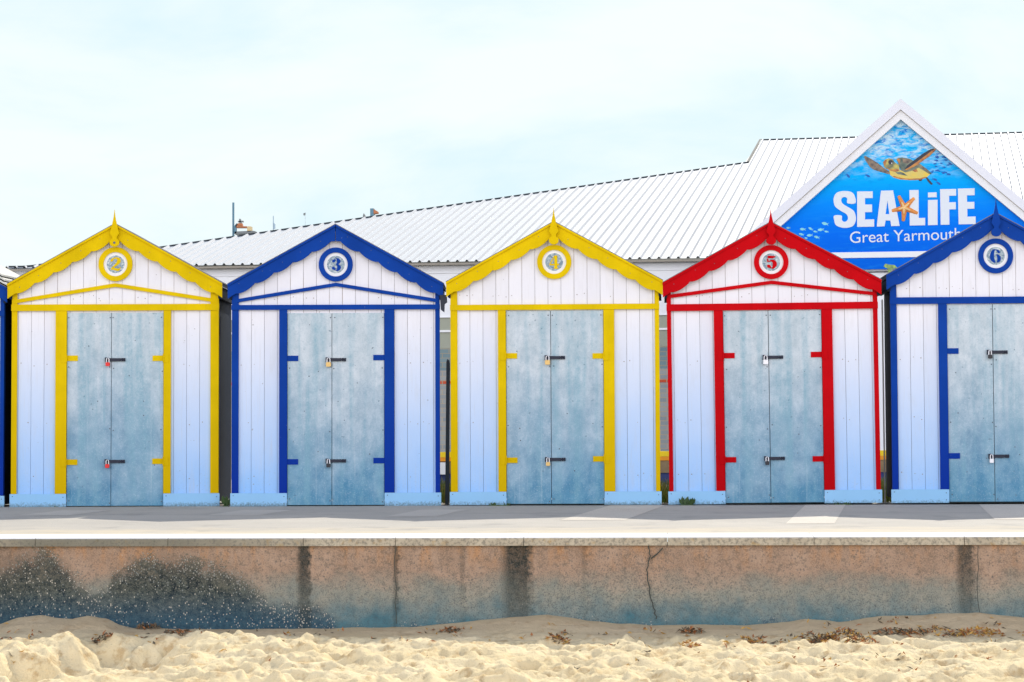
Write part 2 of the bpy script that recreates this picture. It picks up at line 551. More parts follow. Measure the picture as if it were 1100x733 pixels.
def hut(X, Z, sc, num, colour, label, rz=0, posts=(.068, .042), jambs=(.08, .11), beam=(1.987, 2.043), chevron=None, finial=True, locks=('brass', 'brass'), smallhinge=False, seed=0, split=-0.04, badge_z=2.476, pins=True, stripes=False, lean=0.0, depth=1.05):
    c = M[colour]
    t = thing('beach_hut', label, 'beach hut', (X, 0, Z), rz, 'painted beach huts in a row along the promenade')
    t.scale = (1, 1, sc)
    t.rotation_euler = (0, lean, rz)
    rnd = random.Random(seed)
    # planked front
    b = MB()
    pw = 0.1335
    g = 0.0016
    x = -0.0668 - 8 * pw
    segs = []
    while x < 1.06:
        a, e = max(x + g, -1.055), min(x + pw - g, 1.055)
        if e - a > 0.01:
            cuts = [a] + [q for q in (-0.5, 0.5) if a < q < e] + [e]
            for p, q in zip(cuts[:-1], cuts[1:]):
                mid = (p + q) / 2
                z0 = 1.975 if abs(mid) < 0.5 else 0.06
                pts = [(p, z0), (q, z0), (q, line(q) - 0.04)]
                if p < 0 < q:
                    pts.append((0, line(0) - .04))
                pts.append((p, line(p) - 0.04))
                yy = rnd.uniform(-0.002, 0.001)
                b.prism(pts, yy, 0.014, 0)
        x += pw
    b.prism([(-1.05, 0.05), (-0.52, 0.05), (-0.52, 1.98), (0.52, 1.98), (0.52, .05), (1.05, 0.05), (1.05, line(1.05) - .045), (0, line(0) - .045), (-1.05, line(1.05) - .045)], 0.0145, 0.04, 1)
    b.box(-0.52, 0.52, 0.02, 0.05, 0.0, 0.05, 2)
    x = -0.0668 - 8 * pw
    while x < 1.0:
        for zz in (0.30, 0.85, 1.45, 2.14):
            for ox in (.03, .105):
                xx, z2 = x + ox, zz + rnd.uniform(-.02, .02)
                if rnd.random() < 0.4 and (.65 < abs(xx) < 1.0 or (z2 > 2 and abs(xx) < .95 and not abs(xx) < .01)):
                    b.disc(xx, z2, rnd.uniform(.003, .0055), -.0042, -.0021, 3, 8)
        x += pw
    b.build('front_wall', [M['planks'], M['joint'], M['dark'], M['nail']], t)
    for s in (-1, 1):
        b = MB()
        xa, xb = sorted((s * 1.005, s * 1.038))
        b.box(xa, xb, 0.042, depth, 0.04, 2.24)
        b.build('side_wall', M['dark'], t)
    b = MB()
    b.prism([(-1.0, .04), (1.0, .04), (1.0, 2.25), (0, 2.80), (-1.0, 2.25)], depth - .038, depth - .002)
    b.build('back_wall', M['dark'], t)
    # roof: two sloping slabs with an eaves fillet
    b = MB()
    for s in (-1, 1):
        b.prism([(0, ZR + 0.008), (s * (XT + .004), line(XT) + 0.006), (s * (XT + .004), line(XT) + 0.0125), (0, ZR + 0.0165)], -0.078, depth + .02, 0)
        b.prism([(0, ZR - 0.03), (s * XT, line(XT) - 0.03), (s * XT, line(XT) + 0.005), (0, ZR + 0.007)], -0.04, depth + .01, 1)
        b.box(*sorted((s * 1.062, s * 1.09)), -0.04, depth + .01, 2.12, 2.245, 1)
        if stripes:
            for k in range(3):
                d = 0.030 + k * 0.034
                b.prism([(0, ZR + d), (s * (XT - .03 * k), line(XT - .03 * k) + d), (s * (XT - .03 * k), line(XT - .03 * k) + d + 0.018), (0, ZR + d + 0.018)], -0.08 + 0.03 * k, depth + .01, 2)
    b.build('roof', [M['felt'], M['dark'], M['pale_trim']], t)
    # bargeboards
    for s in (-1, 1):
        b = MB()
        low = scallop(0)
        poly = [(0.003, line(0) - 0.0)] + [(XT, line(XT))] + low[:-1] + [(0.003, low[-1][1])]
        b.prism([(s * px_, pz) for px_, pz in poly], -0.068, -0.043, 0)
        b.prism([(s * px_, pz) for px_, pz in [(0.003, ZR + 0.006), (XT + .002, line(XT) + 0.005), (XT + .002, line(XT) - 0.017), (0.003, ZR - 0.016)]], -0.084, -0.0685, 0)
        for k_ in range(5):
            xx = 0.14 + k_ * .21 + rnd.uniform(-.02, .02)
            b.disc(s * xx, line(xx) - .05 - rnd.uniform(0, .05), .004, -.0700, -.0682, 1, 8)
        b.build('bargeboard', [c, M['screw']], t)
    if finial:
        b = MB()
        b.prism([(px_, ZR + pz) for px_, pz in finial_poly()], -0.112, -0.086, 0)
        if num == '2':
            b.disc(0, ZR - 0.198 + .01, 0.012, -0.116, -0.1125, 1, 16)
        b.build('finial', [c, M['screw']], t)
    # posts, door posts, beam, base boards
    for s, wd in ((-1, posts[0]), (1, posts[1])):
        b = MB()
        xa, xb = sorted((s * 1.066, s * (1.066 - wd)))
        b.prism([(xa, 0.136), (xb, 0.136), (xb, line(xb) - .05), (xa, line(xa) - .05)], -0.022, -0.003)
        b.box(*sorted((s * 1.066, s * 1.04)), -0.002, 0.04, 0.05, 2.22)
        b.build('corner_post', c, t)
    for s, wd in ((-1, jambs[0]), (1, jambs[1])):
        b = MB()
        b.box(*sorted((s * 0.499, s * (0.499 + wd))), -0.028, -0.003, 0.136, beam[0] - .001)
        b.build('door_post', c, t)
    b = MB()
    b.box(-1.070, 1.070, -0.034, -0.003, beam[0], beam[1])
    b.build('beam', c, t)
    for s in (-1, 1):
        b = MB()
        xa, xb = sorted((s * 0.499, s * 1.078))
        nseg = 14
        for i in range(nseg):
            q0, q1 = xa + (xb - xa) * i / nseg, xa + (xb - xa) * (i + 1) / nseg
            b.hexa([(q0, -.026, .0), (q1, -.026, .0), (q1, -.003, .0), (q0, -.003, .0), (q0, -.026, .1345), (q1, -.026, .1345), (q1, -.003, .1345), (q0, -.003, .1345)])
        b.disc(xa + .03, .11, .005, -.028, -.0262, 1, 8)
        b.disc(xb - .03, .10, .005, -.028, -.0262, 1, 8)
        b.disc(xb - .03, .03, .005, -.028, -.0262, 1, 8)
        b.build('base_board', [M['pale_blue'], M['screw']], t)
    if chevron:
        b = MB()
        za, ze, th = chevron
        top = [(-1.05, ze + th / 2), (0, za + th / 2), (1.05, ze + th / 2)]
        bot = [(1.05, ze - th / 2), (0, za - th / 2), (-1.05, ze - th / 2)]
        b.prism(top + bot, -0.026, -0.003 if th < .05 else -.003, 0)
        b.build('pediment_moulding', c, t)
    # number badge
    b = MB()
    b.disc(0, badge_z, 0.1235, -0.016, -0.003, 0, 48)
    b.disc(0, badge_z, 0.0905, -0.019, -0.0162, 1, 40)
    bd = b.build('number_badge', [M['white'], M['mosaic']], t)
    b = MB()
    b.ring(0, badge_z, 0.1235, 0.175, -0.034, -0.004)
    b.build('badge_ring', c, bd)
    if num:
        b = MB()
        H = 0.138
        for i, st in enumerate(DIGITS[num]):
            b.ribbon([(x_ * H, badge_z + z_ * H, w_ * H) for x_, z_, w_ in st], -0.0235 - 0.0006 * i, -0.0192)
        b.build('number', c, bd)
    # doors with straps, bolts and padlocks
    for s in (-1, 1):
        x0, x1 = (-0.495, split - 0.003) if s < 0 else (split + 0.003, 0.495)
        yd = -0.010 if s < 0 else -0.014
        b = MB()
        b.box(x0, x1, yd, 0.03, 0.012, 1.978, 0)
        for zz in (1.93, 1.40, 0.78, 0.06):
            for xx in (x0 + 0.018, x1 - 0.018):
                if rnd.random() < 0.85:
                    b.disc(xx + rnd.uniform(-.004, .01), zz + rnd.uniform(-.03, .03) * (zz < 1.9), 0.0065, yd - 0.003, yd - 0.0002, 1, 10)
        for _ in range(5):
            xx, zz = rnd.uniform(x0 + .05, x1 - .05), rnd.uniform(.3, 1.9)
            b.disc(xx, zz, rnd.uniform(.004, .007), yd - 0.0016, yd - 0.0002, 1, 8)
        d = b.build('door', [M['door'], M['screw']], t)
        for zc in (1.518, 0.460):
            zc += rnd.uniform(-.008, .008)
            b = MB()
            xe = s * 0.385
            xo = s * 0.505
            b.box(*sorted((xe, xo)), yd - 0.008, yd - 0.0005, zc - 0.028, zc + 0.028, 0)
            if pins:
                b.box(*sorted((s * 0.502, s * 0.553)), -0.034, -0.0285, zc - 0.045, zc + 0.045, 0)
                b.tube([(s * 0.5, -0.034, zc - .045), (s * .5, -0.034, zc + .045)], 0.008, 0, 8)
            for q in (0.41, 0.46):
                b.disc(s * q, zc, 0.006, yd - 0.011, yd - 0.0082, 0, 8)
            b.build('hinge_strap', c, d)
        if s > 0:
            for k, zc in enumerate((1.498, 0.462)):
                b = MB()
                xa, xb = split - 0.055, split + 0.145
                b.box(xa, xb - 0.045, yd - 0.018, yd - 0.0005, zc - 0.016, zc + 0.016)
                b.box(xb - 0.041, xb - 0.022, yd - 0.014, yd - 0.0005, zc - 0.017, zc + 0.017)
                b.box(xb - 0.019, xb, yd - 0.014, yd - 0.0005, zc - 0.017, zc + 0.017)
                b.tube([(xb - .06, yd - .012, zc), (xb, yd - .012, zc)], .006, 0, 8)
                b.box(xa - 0.008, xa + 0.02, yd - 0.024, yd - 0.0005, zc - 0.024, zc + 0.024)
                b.build('bolt', M['iron'], d)
                lk = locks[k]
                if lk:
                    padlock(xa + 0.022, zc - 0.006, yd - 0.006, lk, lk in ('brass', 'steel') and k == 0, d)
    return t


def hx(px, py=400):
    return at_y(px, py, 0).x


def hz(px, py):
    return at_y(px, py, 0).z


HUTS = [
    dict(ap=(124.6, 242), base=(124, 544.7), num='2', colour='yellow', posts=(.056, .085), jambs=(.115, .075), beam=(2.000, 2.066), chevron=(2.262, 2.095, .038), locks=('red_plastic', 'red_plastic'), seed=2, rz=R(3.6), depth=1.5,
         label='yellow and white beach hut marked 2, furthest left of the complete huts, with red padlocks'),
    dict(ap=(360.6, 242.6), base=(360, 543.8), num='3', colour='blue', posts=(.070, .045), jambs=(.08, .10), beam=(2.012, 2.062), chevron=(2.270, 2.10, .036), finial=False, locks=('brass', 'black_plastic'), rz=R(3.4), pins=False, seed=3, lean=R(.05),
         label='blue and white beach hut marked 3, without a finial, between the two yellow huts'),
    dict(ap=(595.2, 239.6), base=(595, 542.5), num='4', colour='yellow', posts=(.070, .044), jambs=(.08, .11), beam=(1.987, 2.043), locks=('brass', 'brass'), seed=4,
         label='yellow and white beach hut marked 4, plain gable without a slanting moulding, brass padlocks'),
    dict(ap=(829.5, 240), base=(830.5, 541.2), num='5', colour='red', posts=(.042, .046), jambs=(.092, .108), beam=(1.985, 2.055), chevron=(2.268, 2.135, .036), locks=('steel', 'black_plastic'), seed=5, lean=R(-.35),
         label='red and white beach hut marked 5, in front of the blue sign'),
    dict(ap=(1068.6, 230.5), base=(1069.5, 540.2), num='6', colour='blue', posts=(.062, .062), jambs=(.086, .10), beam=(1.985, 2.052), locks=('black_plastic', 'steel'), pins=False, seed=6, badge_z=2.46,
         label='blue and white beach hut marked 6, cut off by the right edge of the picture'),
]
centres = []
for h in HUTS:
    X = hx(h['ap'][0], h['ap'][1])
    z0 = hz(*h['base'])
    z1 = hz(*h['ap'])
    kw = {k: v for k, v in h.items() if k not in ('ap', 'base', 'num', 'colour', 'label')}
    hut(X, z0, (z1 - z0) / ZR, h['num'], h['colour'], h['label'], **kw)
    centres.append((X, z0))
XH1 = centres[0][0] - 2.225
hut(XH1, -0.02, 1.0, None, 'blue', 'blue hut at the far left edge, only a sliver of its side showing', seed=1, finial=True, stripes=True)

# things standing in the gaps between huts
p0, p1 = at_y(480.0, 386, 0.35), at_y(480.3, 543, 0.35)
b = MB()
n = 8
zb = 0.002
for i in range(1):
    w2 = 0.019
    b.prism([(p1.x - w2, zb), (p1.x + w2, zb), (p0.x + w2 + .012, p0.z - .05), (p0.x + w2 + .006, p0.z - .012), (p0.x + .006, p0.z), (p0.x - .004, p0.z - .03)], 0.33, 0.37)
tag(b.build('leaning_board', flat('blue_black_board', (0.035, 0.06, 0.085), 0.5)), 'narrow dark board with a rounded top standing in the gap between huts 3 and 4', 'board')
b = MB()
q0, q1 = at_y(947.6, 322, 0.30), at_y(950.6, 534, 0.30)
b.tube([(q1.x, .3, 0.0), (q0.x, .3, q0.z)], 0.0075)
b.tube([(q1.x, .3, 0.0), (q1.x, .3, 0.05)], 0.013)
tag(b.build('waste_pipe', M['pale_trim']), 'thin white pipe rising in the gap between huts 5 and 6', 'pipe')
b = MB()
fp = [at_y(a, c, -0.01) for a, c in ((472.5, 317), (480, 317), (480.5, 325), (477.8, 327), (477.4, 336), (473.6, 333), (473, 326))]
b.prism([(p.x, p.z) for p in fp], -0.012, -0.004)
tag(b.build('felt_flap', flat('torn_felt', (0.03, 0.035, 0.05), .8)), 'torn dark felt flap hanging under the eave in the gap between huts 3 and 4', 'felt flap')


# ------------------------------------------------------------------ promenade, coping, sea wall
def prom_mat(name, c0, c1, speck=0.35, drift=False):
    m, t, b = base_mat(name, 0.85, 0, 0.25)
    p = world_pos(t)
    big = noise_(t, p, 0.8, 5)
    fine = noise_(t, p, 90, 3, 0.7)
    mid = noise_(t, world_pos(t, (1, 2.0, 1)), 7, 5, 0.6)
    c = mixc(t, rng(t, big, 0.3, 0.7), c0, c1)
    c = mixc(t, math_(t, 'MULTIPLY', rng(t, mid, 0.5, 0.75), 0.25), c, tuple(x * .62 for x in c0))
    c = mixc(t, math_(t, 'MULTIPLY', rng(t, fine, 0.52, 0.70), speck), c, tuple(x * .45 for x in c0))
    c = mixc(t, math_(t, 'MULTIPLY', rng(t, fine, 0.48, 0.30), speck * .8), c, tuple(min(1, x * 1.5) for x in c1))
    if drift:
        s = sepz(t, p)
        dn = noise_(t, world_pos(t, (1, 1.6, 1)), 1.7, 6, .65)
        df = math_(t, 'MULTIPLY', rng(t, math_(t, 'ADD', s[1], math_(t, 'MULTIPLY', math_(t, 'SUBTRACT', dn, .5), 3.2)), -5.4, -6.7), .7)
        c = mixc(t, df, c, (0.62, 0.52, 0.36))
        st = noise_(t, world_pos(t, (1, .5, 1)), 2.3, 5, .6)
        c = mixc(t, math_(t, 'MULTIPLY', rng(t, st, .56, .70), .35), c, (0.20, 0.19, 0.18))
        jn = math_(t, 'ABSOLUTE', math_(t, 'SUBTRACT', math_(t, 'ADD', s[1], math_(t, 'MULTIPLY', dn, .06)), -2.35))
        c = mixc(t, math_(t, 'MULTIPLY', rng(t, jn, .022, .012), .55), c, (0.10, 0.10, 0.10))
    t.links.new(c, b.inputs['Base Color'])
    bump(t, b, fine, 0.5, 0.006)
    return m


M['prom'] = prom_mat('promenade_asphalt', (0.39, 0.365, 0.325), (0.47, 0.435, 0.38), 0.4, True)
M['band'] = prom_mat('pale_paving', (0.54, 0.49, 0.42), (0.62, 0.565, 0.485), 0.5)
M['land'] = prom_mat('land_surface', (0.33, 0.31, 0.28), (0.38, 0.36, 0.32))
b = MB()
b.face([(-3000, -6.7, -0.008), (3000, -6.7, -0.008), (3000, 4000, -0.008), (-3000, 4000, -0.008)])
tag(b.build('ground', M['land']), kind='structure')
b = MB()
nx = 40
b.face([(-120, -6.648, 0.0), (120, -6.648, 0), (120, 0.6, 0), (-120, 0.6, 0)])
tag(b.build('promenade', M['prom']), kind='structure')
# pale paving bands crossing the promenade
gd = ray(960, HOR)
gd = Vector((gd.x / gd.y, 1, 0))
for k, (cx, wd, y1, faint) in enumerate([(1086, .60, -4.15, 0), (886, .40, -4.95, 0), (684, .56, -4.05, 0), (500, .46, -3.7, 1), (322, .5, -3.2, 1), (140, .5, -3.2, 1)]):
    c0 = at_z(cx, 543.5, 0)
    y0 = -0.03 if not faint else -1.2
    y1 = y1 if not faint else y1 + .6
    a = c0 + gd * (y0 - c0.y)
    e = c0 + gd * (y1 - c0.y)
    b = MB()
    z = 0.002
    b.face([(e.x - wd / 2, y1, z), (e.x + wd / 2, y1, z), (a.x + wd / 2, y0, z), (a.x - wd / 2, y0, z)])
    tag(b.build('paving_band', M['band'] if not faint else prom_mat('worn_paving', (0.47, 0.44, 0.39), (0.54, 0.50, 0.44))), kind='structure')

WALL_Y = -7.345


def wall_mat():
    m, t, b = base_mat('sea_wall_concrete', 0.9, 0, 0.2)
    p = world_pos(t)
    s = sepz(t, p)
    X, Z = s[0], s[2]
    n1 = noise_(t, p, 4.5, 6, 0.6)
    n2 = noise_(t, p, 28, 4, 0.65)
    n3 = noise_(t, p, 110, 2, 0.6)
    n4 = noise_(t, world_pos(t, (1, 1, .35)), 9, 5, .6)
    peach = mixc(t, rng(t, n1, 0.3, 0.7), (0.275, 0.18, 0.12), (0.42, 0.295, 0.21))
    orange = mixc(t, math_(t, 'MULTIPLY', rng(t, n4, 0.50, 0.70), rng(t, Z, -0.28, -0.07)), peach, (0.46, 0.23, 0.095))
    grey = mixc(t, rng(t, n1, 0.3, 0.7), (0.235, 0.24, 0.20), (0.335, 0.315, 0.245))
    teal = mixc(t, rng(t, n1, 0.3, 0.7), (0.065, 0.160, 0.19), (0.135, 0.23, 0.24))
    zj = math_(t, 'ADD', Z, math_(t, 'MULTIPLY', math_(t, 'SUBTRACT', n1, 0.5), 0.36))
    orange = mixc(t, math_(t, 'MULTIPLY', rng(t, n2, 0.45, 0.30), 0.55), orange, (0.20, 0.145, 0.10))
    orange = mixc(t, math_(t, 'MULTIPLY', rng(t, n3, 0.5, 0.72), 0.45), orange, (0.46, 0.34, 0.24))
    grey = mixc(t, math_(t, 'MULTIPLY', rng(t, n3, 0.48, 0.3), 0.6), grey, (0.11, 0.125, 0.12))
    c = mixc(t, rng(t, zj, -0.24, -0.40), orange, grey)
    c = mixc(t, rng(t, zj, -0.42, -0.64), c, teal)
    c = mixc(t, rng(t, math_(t, 'ADD', math_(t, 'MULTIPLY', n2, .5), math_(t, 'MULTIPLY', n3, .5)), 0.54, 0.40, 0.0, 0.36), c, (0.07, 0.075, 0.07))
    # dark algae: height profile along the wall
    fc = N(t, 'ShaderNodeFloatCurve')
    xr = rng(t, X, -5.2, -2.4)
    prof = [(at_y(px, 600, WALL_Y).x, at_y(px, py, WALL_Y).z) for px, py in ((-5, 612), (20, 604), (45, 590), (70, 606), (100, 634), (125, 612), (160, 598), (185, 596), (215, 602), (245, 612), (268, 628), (285, 646), (312, 652), (345, 660), (372, 675))]
    cm = fc.mapping.curves[0]
    while len(cm.points) < len(prof):
        cm.points.new(0.5, 0.5)
    for pt, (a, e) in zip(cm.points, prof):
        pt.location = (min(1, max(0, (a + 5.2) / 2.8)), min(1, max(0, (e + 0.8) / 0.8)))
    fc.mapping.update()
    t.links.new(xr, fc.inputs['Value'])
    h = math_(t, 'SUBTRACT', math_(t, 'MULTIPLY', fc.outputs[0], 0.8), 0.8)
    dz = math_(t, 'SUBTRACT', math_(t, 'ADD', h, math_(t, 'ADD', math_(t, 'MULTIPLY', math_(t, 'SUBTRACT', n2, 0.5), 0.26), math_(t, 'ADD', math_(t, 'MULTIPLY', math_(t, 'SUBTRACT', n3, 0.5), 0.42), math_(t, 'MULTIPLY', math_(t, 'SUBTRACT', n1, 0.5), 0.46)))), Z)
    alg = math_(t, 'MULTIPLY', rng(t, dz, -0.012, 0.05, 0, 1), rng(t, math_(t, 'ADD', n2, math_(t, 'MULTIPLY', n3, .6)), 0.66, 1.05, 1.0, 0.72))
    algc = mixc(t, rng(t, n2, 0.35, 0.65), (0.008, 0.015, 0.020), (0.045, 0.060, 0.050))
    algc = mixc(t, math_(t, 'MULTIPLY', rng(t, n3, 0.5, 0.66), 0.6), algc, (0.14, 0.145, 0.115))
    algc = mixc(t, math_(t, 'MULTIPLY', rng(t, n1, 0.46, 0.66), 0.45), algc, (0.12, 0.13, 0.10))
    algc = mixc(t, rng(t, Z, -0.38, -0.62), algc, mixc(t, n2, (0.010, 0.040, 0.070), (0.05, 0.10, 0.13)))
    c = mixc(t, alg, c, algc)
    # drips below coping joints
    for px, wpx, top, bot, a in ((327, 8, 586, 668, .95), (556, 17, 586, 664, .97), (1037, 10, 586, 660, .8), (425, 3, 586, 668, .55), (497, 4, 592, 640, .35), (628, 3, 590, 620, .3), (10, 20, 592, 640, .3)):
        xc = at_y(px, 600, WALL_Y).x
        hw = wpx * .0069
        d = math_(t, 'ABSOLUTE', math_(t, 'SUBTRACT', math_(t, 'ADD', X, math_(t, 'MULTIPLY', math_(t, 'SUBTRACT', n2, 0.5), 0.09)), xc))
        f = rng(t, d, hw * 1.15, hw * 0.55)
        zt = at_y(px, top, WALL_Y).z
        zb_ = at_y(px, bot, WALL_Y).z
        f = math_(t, 'MULTIPLY', f, rng(t, math_(t, 'ADD', Z, math_(t, 'MULTIPLY', math_(t, 'SUBTRACT', n1, 0.5), 0.25)), zb_, zt - 0.12, 0.55, 1.0))
        f = math_(t, 'MULTIPLY', f, rng(t, math_(t, 'MULTIPLY', math_(t, 'ADD', n2, n3), .5), 0.42, 0.66, a, a * .72))
        c = mixc(t, f, c, mixc(t, n3, (0.008, 0.014, 0.016), (0.045, 0.05, 0.04)))
    # dark pock marks everywhere
    v = N(t, 'ShaderNodeTexVoronoi')
    v.inputs['Scale'].default_value = 34
    t.links.new(p, v.inputs['Vector'])
    pock = math_(t, 'MULTIPLY', rng(t, v.outputs['Distance'], 0.30, 0.16), rng(t, n1, 0.38, 0.62))
    c = mixc(t, math_(t, 'MULTIPLY', pock, 0.5), c, (0.05, 0.07, 0.075))
    v3 = N(t, 'ShaderNodeTexVoronoi')
    v3.inputs['Scale'].default_value = 75
    t.links.new(p, v3.inputs['Vector'])
    s3 = sepz(t, v3.outputs['Color'])
    c = mixc(t, math_(t, 'MULTIPLY', math_(t, 'MULTIPLY', rng(t, v3.outputs['Distance'], 0.42, 0.25), rng(t, s3[1], 0.62, 0.7)), .42), c, (0.07, 0.085, 0.085))
    # barnacles and white shell specks in the algae
    v2 = N(t, 'ShaderNodeTexVoronoi')
    v2.inputs['Scale'].default_value = 84
    t.links.new(world_pos(t, (1, 1, .75)), v2.inputs['Vector'])
    s2 = sepz(t, v2.outputs['Color'])
    edge = rng(t, math_(t, 'ABSOLUTE', math_(t, 'SUBTRACT', dz, 0.055)), 0.08, 0.0)
    keep = math_(t, 'ADD', math_(t, 'MULTIPLY', rng(t, dz, -0.02, 0.05), 0.19), math_(t, 'MULTIPLY', edge, 0.50))
    barn = math_(t, 'MULTIPLY', math_(t, 'LESS_THAN', s2[0], keep), rng(t, v2.outputs['Distance'], 0.42, 0.28))
    c = mixc(t, math_(t, 'MULTIPLY', barn, 0.85), c, mixc(t, s2[1], (0.22, 0.25, 0.24), (0.58, 0.52, 0.42)))
    t.links.new(c, b.inputs['Base Color'])
    bump(t, b, math_(t, 'ADD', n2, math_(t, 'MULTIPLY', n3, 0.7)), 0.5, 0.012)
    return m


def coping_mat():
    m, t, b = base_mat('coping_concrete', 0.9, 0, 0.2)
    p = world_pos(t)
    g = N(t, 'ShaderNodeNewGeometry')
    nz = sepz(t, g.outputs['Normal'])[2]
    X = sepz(t, p)[0]
    n1 = noise_(t, p, 5, 5, .6)
    n2 = noise_(t, p, 40, 4, .65)
    n3 = noise_(t, p, 15, 4, .6)
    c = mixc(t, rng(t, n1, .3, .7), (0.37, 0.32, 0.235), (0.52, 0.46, 0.345))
    c = mixc(t, math_(t, 'MULTIPLY', rng(t, n2, .46, .62), .65), c, (0.12, 0.115, 0.10))
    c = mixc(t, math_(t, 'MULTIPLY', rng(t, n3, .58, .72), .5), c, (0.42, 0.25, 0.06))
    dk = math_(t, 'MULTIPLY', rng(t, X, -2.3, -3.6), rng(t, X, -5.05, -4.75, 0.2, 1.))
    c = mixc(t, math_(t, 'MULTIPLY', dk, rng(t, n2, .3, .6, .85, .45)), c, (0.075, 0.085, 0.07))
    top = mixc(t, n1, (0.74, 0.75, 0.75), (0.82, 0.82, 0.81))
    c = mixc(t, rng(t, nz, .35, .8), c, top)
    t.links.new(c, b.inputs['Base Color'])
    bump(t, b, n2, .3, .004)
    return m


M['wall'] = wall_mat()
M['coping'] = coping_mat()
sw = thing('sea_wall', 'low stained concrete sea wall between the promenade and the sand', 'sea wall', (0, WALL_Y, -0.8))
b = MB()
z0w, z1w = -1.4, -0.062
xs = [-60, -20, -9] + [-8 + i * 0.16 for i in range(0, 91)] + [9, 20, 60]
zs = [z0w, -0.9, -0.7, -0.5, -0.3, -0.12, z1w]
idx = {}
for i, x in enumerate(xs):
    for j, z in enumerate(zs):
        idx[i, j] = len(b.v)
        b.v.append((x, 0.012 * noise.noise((x * .9, z * 2, 3.1)) + 0.01 * (z + .4), z + 0.8))
for i in range(len(xs) - 1):
    for j in range(len(zs) - 1):
        b.f.append((idx[i, j], idx[i + 1, j], idx[i + 1, j + 1], idx[i, j + 1]))
        b.m.append(0)
b.box(-60, 60, 0.05, 0.62, -0.6, 0.735)
b.build('wall_face', M['wall'], sw, smooth=True)
# crack running down the wall
b = MB()
ck = [(697, 586), (698.5, 597), (695.5, 612), (697, 628), (699.5, 645), (703, 656), (706, 668)]
ck = [(a_ + (c_ - a_) * u_ + random.uniform(-.9, .9), e_ + (g_ - e_) * u_) for (a_, e_), (c_, g_) in zip(ck[:-1], ck[1:]) for u_ in (0, .25, .5, .75)]
pts = [at_y(a, c, WALL_Y) for a, c in ck]
for p, q in zip(pts[:-1], pts[1:]):
    w1 = 0.004
    b.prism([(p.x - w1, p.z + .8), (p.x + w1, p.z + .8), (q.x + w1, q.z + .8), (q.x - w1, q.z + .8)], -0.021, -0.0155)
ck2 = [(712, 588.5), (706, 595), (699, 600)]
pts = [at_y(a, c, WALL_Y) for a, c in ck2]
for p, q in zip(pts[:-1], pts[1:]):
    b.prism([(p.x, p.z + .793), (p.x, p.z + .805), (q.x, q.z + .805), (q.x, q.z + .793)], -0.0213, -0.0155)
for px, z_b in ((425.5, -.62), (1050.5, -.5)):
    x = at_y(px, 600, WALL_Y).x
    zz = -0.07
    xx = x
    while zz > z_b:
        nx_ = x + random.uniform(-.012, .012)
        b.prism([(xx - .0022, zz + .8), (xx + .0022, zz + .8), (nx_ + .0022, zz + .72), (nx_ - .0022, zz + .72)], -0.0208, -0.0155)
        xx = nx_
        zz -= 0.08
b.build('crack', flat('crack_dark', (0.05, 0.055, 0.045), .9), sw)  # cracks drawn as thin dark strips
joints = [at_y(px, 580, -7.31).x for px in (-110, 40, 182, 327, 425.5, 563, 717, 874, 1035, 1185)]
joints = [joints[0] - 1.0 * k for k in range(40, 0, -1)] + joints + [joints[-1] + 1.0 * k for k in range(1, 40)]
vis = [j for j in joints if -7 < j < 5.2]
segs = [(-45, vis[0])] + list(zip(vis[:-1], vis[1:])) + [(vis[-1], 45)]
for xa, xb in segs:
    b = MB()
    g = 0.002
    e = 0.012
    y_f, y_b, zt, zl = -7.372 - WALL_Y, -6.652 - WALL_Y, 0.0, -0.0615
    prof = [(y_b, zl), (y_f, zl), (y_f, zt - e), (y_f + e * .3, zt - e * .3), (y_f + e, zt), (y_b, zt)]
    k = len(prof)
    base_i = len(b.v)
    for x in (xa + g, xb - g):
        b.v += [(x, y, z + .8) for y, z in prof]
    for i in range(k):
        j = (i + 1) % k
        b.f.append((base_i + i, base_i + k + i, base_i + k + j, base_i + j))
        b.m.append(0)
    b.f.append(tuple(range(base_i + k - 1, base_i - 1, -1)))
    b.f.append(tuple(range(base_i + k, base_i + 2 * k)))
    b.m += [0, 0]
    b.build('coping_stone', M['coping'], sw)

# ------------------------------------------------------------------ sand
bank = [(-60, 668), (0, 671), (20, 664), (45, 661), (60, 663.5), (78, 665), (95, 662), (115, 665), (128, 671), (142, 674.5), (200, 676.5), (280, 676), (370, 675), (440, 673.5), (471, 671), (505, 668), (535, 664.5), (565, 662.5), (589, 660), (609, 663), (629, 666), (663, 670), (697, 671.5), (730, 670.5), (800, 672.5), (835, 669), (865, 665), (900, 668.4), (950, 662), (1000, 660), (1050, 658), (1075, 662), (1100, 664), (1160, 666)]
bankw = [(at_y(px, py, WALL_Y).x, at_y(px, py, WALL_Y).z) for px, py in bank]


def bank_z(x):
    if x <= bankw[0][0]:
        return bankw[0][1]
    for (a, za), (b_, zb_) in zip(bankw[:-1], bankw[1:]):
        if x <= b_:
            t_ = (x - a) / (b_ - a)
            return za + (zb_ - za) * t_
    return bankw[-1][1]


pit_c = at_z(100, 712, -0.78)
mound_c = at_z(230, 700, -0.74)
PITS = []
prnd = random.Random(11)
for _ in range(520):
    PITS.append((prnd.uniform(-6.2, 4.6), prnd.uniform(-11.6, -8.0), prnd.uniform(.06, .17), prnd.uniform(.015, .048), prnd.uniform(0, 6.28), prnd.uniform(1.0, 1.9)))
cell = {}
for p in PITS:
    for i in range(int(math.floor((p[0] - .6) / .5)), int(math.floor((p[0] + .6) / .5)) + 1):
        for j in range(int(math.floor((p[1] - .6) / .5)), int(math.floor((p[1] + .6) / .5)) + 1):
            cell.setdefault((i, j), []).append(p)


